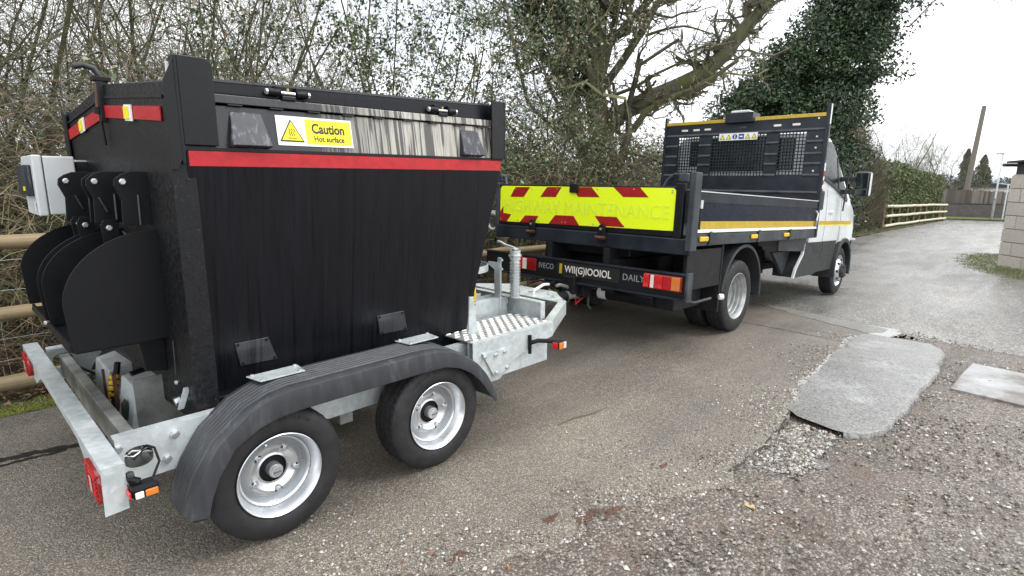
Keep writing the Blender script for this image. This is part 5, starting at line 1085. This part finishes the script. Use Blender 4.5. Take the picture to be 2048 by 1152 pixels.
B().box(-1.1, 1.9, .55, 1.45, .72, .86).build('subframe', 'under', K, .01); B().box(-.2, 3.4, .5, 1.5, .42, .5).build('drive_tray', 'under', K)
# bed
bed = B().box(-1.20, 2.03, y0+.02, y1-.02, .925, .955).build('bed_floor', 'bed', K)
for ya, yb in ((y0, y0+.045), (y1-.045, y1)):
    B().box(-1.17, 2.03, ya, yb, .868, .966).build('side_rail', 'bedl', bed, .006)
def side_panel(ya, yo, right):
    d = B().box(-1.165, 2.02, ya, ya+.030, 1.215, 1.300).build('dropside', 'bed', K, .006)
    B().box(-1.165, 2.02, ya+.004, ya+.026, .975, 1.215).build('panel', 'navy', d)
    if right:
        B().box(-1.165, 2.02, ya-.006, ya+.034, 1.301, 1.309).build('pale_top_edge', 'box', d)
        B().box(-1.16, 1.96, ya-.002, ya+.004, 1.006, 1.068).build('gold_reflective_strip', 'gold', d); B().box(-1.165, 2.03, ya-.010, ya+.004, .976, 1.003).build('pale_bottom_edge', 'white', d, .002)
        B().box(-1.10, -1.075, ya-.012, ya, 1.0, 1.21).build('stake', 'blkp', d, .003); B().cyl((-1.088, ya-.01, 1.17), (-1.088, ya-.01, 1.235), .016, 8).build('stake_cap', 'rim', d)
        hk = B().tube([(1.93, ya-.01, 1.19), (1.955, ya-.03, 1.15), (1.93, ya-.03, 1.08), (1.96, ya-.02, 1.02)], .012, 8).build('latch_handle', 'zinc', d, 0, True)
        for x in (-.98, .1, 1.0):
            B().box(x-.09, x+.06, ya-.022, ya-.004, .905, .945).build('side_marker_lamp', 'yhose', K, .008); hh = B().box(x+.09, x+.13, ya-.02, ya-.004, .885, .985).build('hinge', 'bedl', K, .005); B().box(x+.085, x+.135, ya-.012, ya-.003, .87, .89).build('hinge_foot', 'bedl', hh)
side_panel(y0, 0, True); side_panel(y1-.03, 0, False)
# tail: board, frame, posts
tg = B().box(-1.245, -1.215, .035, y1-.01, .935, 1.335).build('tailgate', 'blkp', K, .006)
rbm = B().box(-1.26, -1.20, y0-.03, y1+.01, .800, .930).build('rear_cross_rail', 'bed', K, .010)
board = B().prism([(.075, 1.300), (.062, 1.285), (.072, .985), (2.02, .962), (2.024, 1.29), (2.0, 1.318), (.105, 1.322)], 'x', -1.251, -1.2455).build('maintenance_board', 'flu', K)
def bpoly(P, mat, name):
    return B().prism(P, 'x', -1.2530, -1.2512).build(name, mat, board)
# board coordinates: u from left (0) to right (1), v from bottom (0) to top (1)
def buv(u, v): return (2.024+(.068-2.024)*u, (.962+.023*u)+v*((1.318-.962)-.0*u+.0*u)*(.965 if True else 1))
for P in ([(.105, 1), (.205, 1), (.165, .72), (.072, .72)], [(.315, 1), (.405, 1), (.372, .73), (.275, .73)], [(.470, 1), (.578, 1), (.625, .745), (.505, .745)], [(.695, 1), (.827, 1), (.872, .76), (.748, .76)],
          [(0, .0), (.052, .0), (.083, .21), (.025, .245), (.025, .44), (0, .27)], [(.145, .0), (.245, .0), (.268, .20), (.180, .20)], [(.335, .0), (.520, .0), (.485, .245), (.375, .245)], [(.645, .02), (.765, .02), (.722, .26), (.605, .27)]):
    bpoly([buv(*p) for p in P], 'chev', 'red_chevron')
tm_ = text('highway_maintenance_lettering', 'HIGHWAY MAINTENANCE', .165, (-1.2535, 1.965, 1.072), (0, -1, 0), (0, 0, 1), 'flu2', board, .0005, 1.0, 0, xs=.93)
for u_, v in ((.11, .95), (.22, .95), (.38, .95), (.475, .95), (.61, .95), (.80, .95), (.98, .93), (.98, .88), (.01, .07), (.13, .06), (.27, .06), (.42, .06), (.44, .06), (.60, .06), (.76, .06)):
    yy, zz = buv(u_, v); B().cyl((-1.2512, yy, zz), (-1.2575, yy, zz), .006, 8).build('rivet', 'zinc', board)
hb = B().box(-1.272, -1.246, 1.035, 1.125, 1.265, 1.345).build('centre_bracket', 'blkp', tg, .004)
for y in (1.555, .74):
    h = B().prism([(y-.04, .93), (y-.045, .87), (y-.02, .84), (y+.02, .84), (y+.045, .87), (y+.04, .93), (y+.03, .985), (y, 1.01), (y-.03, .985)], 'x', -1.29, -1.262).build('tailgate_hinge', 'blkp', rbm, .006)
    B().cyl((-1.295, y-.05, .885), (-1.295, y+.05, .885), .016, 10).build('hinge_pin', 'brownrod', h, 0, True); B().cyl((-1.29, y, .96), (-1.30, y, .96), .012, 8).build('bolt', 'zinc', h)
cpost = B().box(-1.275, -1.17, y0-.040, y0+.010, .835, 1.445).build('tail_post', 'bedl', K, .006); B().box(-1.262, -1.216, .005, .075, .93, 1.36).build('tailgate_end', 'blkp', tg, .006)
lt = B().box(-1.25, -1.19, .0, .07, 1.37, 1.44).build('tailgate_latch', 'bedl', cpost, .008); B().tube([(-1.22, .03, 1.43), (-1.22, .12, 1.43), (-1.23, .17, 1.39), (-1.24, .20, 1.335)], .010, 8).build('latch_rod', 'bedl', cpost, 0, True)
lp = B().box(-1.26, -1.17, y1-.02, y1+.03, .84, 1.34).build('tail_post', 'bedl', K, .006); B().box(-1.25, -1.16, y1-.04, y1+.07, 1.36, 1.43).build('tailgate_latch', 'bedl', lp, .01); B().tube([(-1.2, y1-.02, 1.42), (-1.23, y1-.07, 1.40), (-1.24, y1-.10, 1.33)], .012, 8).build('latch_rod', 'bedl', lp, 0, True)
rg = B(); pts = [(-1.21, 2.165+.072*cos(2*pi*k/20), .955+.085*sin(2*pi*k/20)) for k in range(21)]; rg.tube(pts, .010, 8); rg.build('pale_tie_ring', 'box', K, 0, True); B().box(-1.22, -1.17, 2.05, 2.20, 1.065, 1.085).build('tie_ring_bracket', 'bedl', K, .004); B().box(-1.215, -1.18, 2.10, 2.17, .90, 1.0).build('tie_hook_plate', 'bedl', K, .004)
# headboard with mesh windows
HX = 2.05
hbd = empty('headboard', None, None); hbd.parent = K
wins = [(1.53, 1.835, 1.650, 2.130), (.640, 1.350, 1.600, 2.125), (.172, .486, 1.612, 2.136)]
hp = B()
def hb(y_a, y_b, z_a, z_b): hp.box(HX, HX+.03, y_a, y_b, z_a, z_b)
hb(y0+.03, y1-.03, .96, 1.600); hb(y0+.03, y1-.03, 2.136, 2.285)
ys = [(y0+.03, .172), (.486, .640), (1.350, 1.53), (1.835, y1-.03)]
for a, b_ in ys: hb(a, b_, 1.600, 2.136)
hb(.172, .486, 1.600, 1.612); hb(1.53, 1.835, 1.600, 1.650); hb(.640, 1.350, 2.125, 2.136); hb(1.53, 1.835, 2.130, 2.136)
hp.build('steel_panel', 'bed', hbd)
for z in (1.40, 1.605, 1.74, 1.86, 2.00, 2.14):
    for a, b_ in (ys if 1.6 < z < 2.13 else [(y0+.03, y1-.03)]):
        B().prism([(HX-.014, z), (HX-.001, z+.022), (HX-.001, z-.022)], 'y', a+.004, b_-.004).build('pressed_rib', 'bedl', hbd)
for (a, b_, c_, d_) in wins:
    g = B(); ny = max(2, round((b_-a)/.040)); nz_ = round((d_-c_)/.040)
    for k in range(ny+1): y = a+(b_-a)*k/ny; g.box(HX+.004, HX+.014, y-.0055, y+.0055, c_, d_)
    for k in range(nz_+1): z = c_+(d_-c_)*k/nz_; g.box(HX+.003, HX+.013, a, b_, z-.0055, z+.0055)
    g.build('mesh_window', 'bed', hbd)
B().box(HX-.012, HX+.034, y0+.03, .80, 2.287, 2.330).build('gold_top_edge', 'gold', hbd, .004); B().box(HX-.012, HX+.034, 1.18, y1-.03, 2.287, 2.330).build('gold_top_edge', 'gold', hbd, .004)
for y in (.30, .52, 1.42, 1.58, 1.75, .95): B().box(HX-.004, HX+.001, y-.045, y+.045, 2.20, 2.226).build('slot', 'bright' if y < .9 or y > 1.3 else 'bedl', hbd, .008)
bx = B().prism([(HX-.06, 2.27), (HX+.18, 2.27), (HX+.18, 2.395), (HX-.06, 2.395)], 'y', .81, 1.17).build('beacon_housing', 'bed', hbd, .006); B().box(HX-.02, HX+.16, .88, 1.12, 2.396, 2.43).build('beacon', 'box', hbd, .014)
stk = B().box(HX-.018, HX-.015, .745, 1.245, 2.055, 2.145).build('safety_sticker', 'white', hbd)
for k in range(6):
    y = 1.20-k*.083
    if k in (2,): B().cyl((HX-.018, y, 2.10), (HX-.0205, y, 2.10), .032, 20).build('round_pictogram', 'blue', hbd)
    elif k == 3: B().box(HX-.0205, HX-.018, y-.034, y+.034, 2.068, 2.132).build('square_pictogram', 'blue', hbd); B().box(HX-.0215, HX-.0206, y-.02, y+.02, 2.092, 2.108).build('pictogram_bar', 'white', hbd)
    else:
        B().prism([(y-.034, 2.070), (y+.034, 2.070), (y, 2.132)], 'x', HX-.0205, HX-.018).build('triangle_pictogram', 'print', hbd); B().prism([(y-.024, 2.076), (y+.024, 2.076), (y, 2.120)], 'x', HX-.0215, HX-.0206).build('triangle_pictogram', 'yel', hbd)
    if k == 2: B().box(HX-.0215, HX-.0206, y-.005, y+.005, 2.075, 2.125).build('pictogram_bar', 'white', hbd)
fl_ = B().prism([(HX-.02, .87), (HX+.035, .87), (HX+.035, 2.43), (HX-.02, 2.43)], 'y', y0-.012, y0+.03).build('headboard_post', 'bed', hbd, .004); B().prism([(HX-.02, .87), (HX+.035, .87), (HX+.035, 2.40), (HX-.02, 2.40)], 'y', y1-.03, y1).build('headboard_post', 'bed', hbd, .004)
for z_a, z_b, m_ in ((2.40, 2.425, 'white'), (2.20, 2.40, 'white'), (1.75, 2.19, 'bedl'), (1.66, 1.75, 'white'), (1.60, 1.655, 'red'), (1.55, 1.595, 'white'), (1.50, 1.545, 'red'), (1.45, 1.495, 'white'), (1.42, 1.445, 'red')):
    B().box(HX-.002, HX+.033, y0-.0155, y0-.0125, z_a, z_b).build('reflective_tape', m_, fl_)
for z in (2.06, 1.93, 1.66, 2.27): B().cyl((HX-.001, .055, z), (HX-.008, .055, z), .011, 8).build('rivet', 'bright', hbd)
# rear light bar
lb = B().box(-1.335, -1.285, -.115, 2.115, .465, .655).build('rear_light_bar', 'blkp', K, .006)
B().box(-1.352, -1.28, -.118, 2.118, .648, .662).build('bar_lip', 'bed', lb, .003); B().box(-1.352, -1.28, -.118, 2.118, .452, .470).build('bar_lip', 'bed', lb, .003); B().box(-1.352, -1.27, -.135, -.112, .440, .672).build('bar_end', 'bedl', lb, .004)
def lamp(ya, yb, flip):
    l = B().box(-1.352, -1.336, min(ya, yb)-.006, max(ya, yb)+.006, .515, .638).build('tail_lamp', 'redd', K, .008)
    seq = [('redl', .0, .16), ('clear', .19, .29), ('redl', .30, .52), ('red', .53, .74), ('amber', .75, .98)]
    if flip: seq = [('redl', .0, .12), ('redl', .13, .42), ('clear', .43, .62), ('redd', .63, .98)]
    for m_, a, b_ in seq:
        p = ya+(yb-ya)*a; r_ = ya+(yb-ya)*b_; B().box(-1.362, -1.3525, min(p, r_), max(p, r_), .524, .629).build('lens', m_, l, .006)
lamp(.250, -.080, False); lamp(1.705, 1.425, True)
text('maker_lettering', 'IVECO', .074, (-1.337, 1.395, .555), (0, -1, 0), (0, 0, 1), 'greyl', lb, .001, 1.05, 0, xs=.84)
text('model_lettering', 'DAILY', .078, (-1.337, .462, .552), (0, -1, 0), (0, 0, 1), 'greyl', lb, .001, 1.05, 0, xs=.95)
np_ = B().box(-1.342, -1.336, .49, 1.165, .515, .640).build('number_plate', 'print', K, .003); text('plate_lettering', 'WII(G)IOOIOL', .090, (-1.3425, 1.075, .547), (0, -1, 0), (0, 0, 1), 'bright', np_, .0008, 1.0, .0012, xs=.88); B().box(-1.345, -1.342, 1.105, 1.135, .53, .62).build('plate_badge', 'gold', np_)
# under-tail: tow bracket, cylinder, box
tw = B().box(-1.30, -1.18, .88, 1.12, .33, .47).build('tow_bracket', 'under', K, .008); B().box(-1.38, -1.30, .93, 1.07, .36, .52).build('hitch_block', 'under', tw, .01)
B().cyl((-1.05, .95, .36), (-1.05, .30, .36), .055, 20).build('underrun_tube', 'blkp', tw, .004, True); B().lathe([(.0, .056), (.09, .056)], (-1.05, .78, .36), 'y', 20).build('white_label', 'white', tw)
B().box(-1.05, -.55, .12, .50, .30, .46).build('tool_box', 'under', tw, .01); B().box(-1.04, -.60, .25, .55, .462, .47).build('grey_plate', 'galvd', tw); B().tube([(-1.2, .9, .38), (-1.22, .88, .25), (-1.2, .86, .22)], .012, 7).build('hook', 'bedl', tw, 0, True)
B().tube([(-1.25, 1.0, .34), (-1.30, .96, .26), (-1.24, .92, .33)], .012, 7).build('red_coupling', 'red', tw, 0, True)
for y in (.68, 1.32): B().box(-1.28, -1.0, y-.03, y+.03, .42, .80).build('bumper_bracket', 'under', K, .004)
B().tube([(-1.30, -.10, .46), (-1.15, -.10, .42), (-.80, -.08, .42)], .011, 8).build('lower_guard_rail', 'bedl', K, 0, True); B().cyl((-.66, -.09, .42), (-.63, -.12, .42), .028, 8).build('white_cap', 'white', K, .006)
B().box(-.50, -.47, -.02, .44, .25, .86).build('mud_flap', 'under', K, .004); B().box(-1.15, -.50, -.015, .02, .50, .835).build('side_guard_panel', 'under', K, .006); B().box(-.50, -.47, 1.56, 2.02, .25, .86).build('mud_flap', 'navy', K, .004)
def arch(ya, yb, x, r, ang0, ang1, z, mat, thick=.02):
    b = B(); L = []
    for k in range(21):
        a = radians(ang0+(ang1-ang0)*k/20); c_, s_ = cos(a), sin(a)
        L.append([(x+r*c_, ya, z+r*s_), (x+r*c_, yb, z+r*s_), (x+(r-thick)*c_, yb, z+(r-thick)*s_), (x+(r-thick*1.6)*c_, ya, z+(r-thick*1.6)*s_)])
    return b.loft(L).build('wheel_arch', mat, K, .003, True)
arch(-.035, .44, .0, .475, -8, 172, .375, 'trim', .018); arch(1.56, 2.03, .0, .475, -8, 172, .375, 'trim', .018)
# cab
def prof(x):
    zt = np.interp(x, [2.16, 2.3, 2.6, 2.9, 3.05, 3.25, 3.45, 3.67, 3.9, 4.05, 4.35, 4.58, 4.69, 4.73], [2.12, 2.19, 2.225, 2.21, 2.15, 2.01, 1.85, 1.66, 1.46, 1.36, 1.22, 1.03, .80, .6])
    zb_ = np.interp(x, [2.16, 2.45, 3.34, 3.36, 4.19, 4.21, 4.72], [.72, .42, .42, .75, .75, .42, .42])
    belt = min(np.interp(x, [2.16, 2.4, 3.0, 3.9, 4.3, 4.72], [1.63, 1.62, 1.50, 1.28, 1.16, .56]), zt-.03)
    yo = np.interp(x, [2.16, 2.4, 3.9, 4.3, 4.55, 4.68, 4.72], [.045, .035, .035, .06, .14, .26, .36]); ti = (zt-belt)*.12
    return zt, zb_, belt, yo, ti
secs = []
CX = [2.16, 2.2, 2.3, 2.45, 2.6, 2.75, 2.9, 3.0, 3.1, 3.2, 3.3, 3.345, 3.355, 3.45, 3.55, 3.65, 3.75, 3.85, 3.95, 4.05, 4.13, 4.19, 4.21, 4.3, 4.45, 4.55, 4.63, 4.68, 4.72]
def half(x):
    zt, zb_, be, yo, ti = prof(x); m = max(zb_+.02, .78); be = max(be, m+.05)
    zt = max(zt, be+.04)
    return [(yo+.03, zb_), (yo+.0, min(m, be-.02)), (yo-.004, (m+be)/2), (yo+.012, be), (yo+.02+ti*.9, zt-.10*min(1, (zt-be)*2)), (yo+.06+ti*1.25, zt-.03*min(1, (zt-be)*2)), (yo+.20+ti*1.3, zt)]
for x in CX:
    h = half(x); secs.append([(x, a, z) for a, z in h]+[(x, 2*YT-a, z) for a, z in h[::-1]])
cab = B().loft(secs).build('cab', 'cab', K, 0, True)
# lower dark cladding, arch, stripe, windows follow the body side
def cabpatch(P, off, name, mat, n=10):   # P: list of (x, zlo, zhi) columns on the right side
    def yat(x, z):
        h = half(x); zs = [q[1] for q in h]; return float(np.interp(z, zs, [q[0] for q in h]))
    L = []
    b = B(); 
    xs = np.linspace(P[0][0], P[-1][0], n); lo_ = np.interp(xs, [p[0] for p in P], [p[1] for p in P]); hi_ = np.interp(xs, [p[0] for p in P], [p[2] for p in P])
    m = 16
    for x, a, c_ in zip(xs, lo_, hi_):
        col = [(x, yat(x, a+(c_-a)*k/(m-1))-off, a+(c_-a)*k/(m-1)) for k in range(m)]; L.append(col+[(q[0], q[1]+off+.01, q[2]) for q in col[::-1]])
    return b.loft(L).build(name, mat, cab, 0, True)
cabpatch([(2.72, .40, .80), (3.33, .40, .80)], .012, 'lower_cladding', 'trim'); cabpatch([(2.0, .74, .80), (2.2, .56, .80), (2.45, .40, .80), (2.705, .40, .80)], .012, 'rear_cladding', 'trim')
cabpatch([(2.46, 1.018, 1.066), (4.08, 1.018, 1.066)], .003, 'gold_reflective_strip', 'gold', 24); cabpatch([(2.46, 1.000, 1.014), (4.12, 1.000, 1.014)], .003, 'yellow_pinstripe', 'yel', 24)
cabpatch([(2.36, 1.65, 2.07), (2.9, 1.56, 2.08), (3.0, 1.54, 2.05), (3.15, 1.50, 1.95), (3.3, 1.47, 1.82), (3.50, 1.41, 1.64), (3.65, 1.375, 1.50), (3.74, 1.36, 1.38)], .012, 'side_window', 'window', 40)
cabpatch([(2.35, 1.60, 1.645), (3.0, 1.49, 1.53), (3.7, 1.33, 1.365)], .016, 'window_seal', 'trim', 20); cabpatch([(3.19, 1.50, 1.90), (3.23, 1.49, 1.87)], .018, 'window_divider', 'trim', 3)
cabpatch([(2.712, .80, 1.60), (2.722, .80, 1.60)], .001, 'door_gap', 'print', 3); cabpatch([(3.44, .80, 1.40), (3.452, .80, 1.40)], .001, 'door_gap', 'print', 3)
B().box(2.83, 2.99, .012, .034, 1.16, 1.20).build('door_handle', 'cab', cab, .01)
a_ = arch(.008, .3, 3.776, .435, -15, 195, .385, 'trim', .035); 
B().box(3.3, 4.25, .32, 1.68, .42, 1.0).build('engine_bay', 'under', K, .01)
B().loft([[(4.25, .07, .36), (4.25, .25, .36), (4.25, .25, .78), (4.25, .04, .78)], [(4.60, .16, .34), (4.60, .40, .34), (4.60, .40, .72), (4.60, .14, .72)], [(4.74, .34, .36), (4.74, .60, .36), (4.74, .60, .70), (4.74, .34, .70)]]).build('front_bumper', 'trim', K, .01)
B().loft([[(4.10, .062, 1.085), (4.10, .08, 1.085), (4.10, .08, 1.19), (4.10, .08, 1.19)], [(4.45, .088, .92), (4.45, .11, .92), (4.45, .11, 1.05), (4.45, .10, 1.05)]]).build('headlamp', 'mirror', cab, .004)
B().tube([(4.20, .03, .80), (4.28, .02, .79), (4.34, .04, .78)], .02, 8).build('indicator_repeater', 'clear', cab, 0, True)
B().box(2.10, 2.155, .16, 1.84, .82, 2.06).build('cab_rear_wall', 'cab', K, .02); 
rw = B(); rw.box(2.093, 2.101, .31, .60, 1.67, 2.07); rw.box(2.093, 2.101, 1.45, 1.675, 1.74, 2.07); rw.box(2.093, 2.101, .66, 1.36, 1.66, 2.09); rw.build('rear_window', 'glass', K, .003)
B().box(2.30, 2.44, -.005, .045, 1.20, 1.44).build('black_side_vent', 'trim', cab, .02)
# mirror
mr = B().box(3.36, 3.46, -.275, -.10, 1.40, 1.735).build('door_mirror', 'trim', K, .04, True); B().box(3.350, 3.362, -.262, -.115, 1.515, 1.715).build('mirror_glass', 'glass', mr, .01); B().box(3.350, 3.362, -.262, -.115, 1.425, 1.495).build('wide_angle_glass', 'glass', mr, .008)  # mirror glasses are coloured dark in place of a reflected dark hedge
B().loft([[(3.37, -.285, 1.41), (3.45, -.285, 1.43), (3.45, -.275, 1.43), (3.37, -.275, 1.41)], [(3.37, -.285, 1.72), (3.45, -.285, 1.71), (3.45, -.275, 1.71), (3.37, -.275, 1.72)]]).build('mirror_edge', 'cab', mr, .004)
for z in (1.46, 1.63): B().box(3.37, 3.42, -.11, .13, z-.03, z+.03).build('mirror_arm', 'trim', mr, .008)
B().tube([(3.2, -.04, 1.20), (3.2, -.06, 1.80)], .010, 6).build('mirror_stay', 'trim', mr)
# step fairing behind the cab and odds under the bed
fr = B().prism([(1.05, .86), (1.98, .86), (1.98, .70), (1.05, .74)], 'y', .02, .04).build('grey_side_panel', 'bedl', K, .004)
B().loft([[(1.95, .02, .80), (1.99, .02, .80), (1.99, .05, .80), (1.95, .05, .80)], [(1.92, .02, .66), (1.96, .02, .66), (1.96, .05, .66), (1.92, .05, .66)], [(1.72, .02, .50), (1.76, .02, .50), (1.76, .05, .50), (1.72, .05, .50)], [(1.66, .02, .39), (1.70, .02, .39), (1.70, .05, .39), (1.66, .05, .39)]]).build('pale_edge_trim', 'box', K, .004)
B().prism([(1.76, .39), (2.45, .38), (2.7, .42), (2.7, .80), (1.99, .80), (1.96, .66), (1.77, .52)], 'y', .035, .30).build('sill_fairing', 'trim', K, .01)
B().prism([(1.30, .70), (1.90, .70), (1.70, .42)], 'y', .16, .20).build('triangular_bracket', 'bedl', K, .004); B().cyl((1.2, .35, .60), (1.2, .9, .60), .11, 16).build('air_tank', 'under', K, .01, True); B().box(.7, 1.6, .35, .6, .42, .70).build('battery_box', 'under', K, .01)
B().cyl((.9, .5, .42), (1.5, .42, .40), .035, 10).build('exhaust_pipe', 'galvd', K)
bpy.context.view_layer.update()
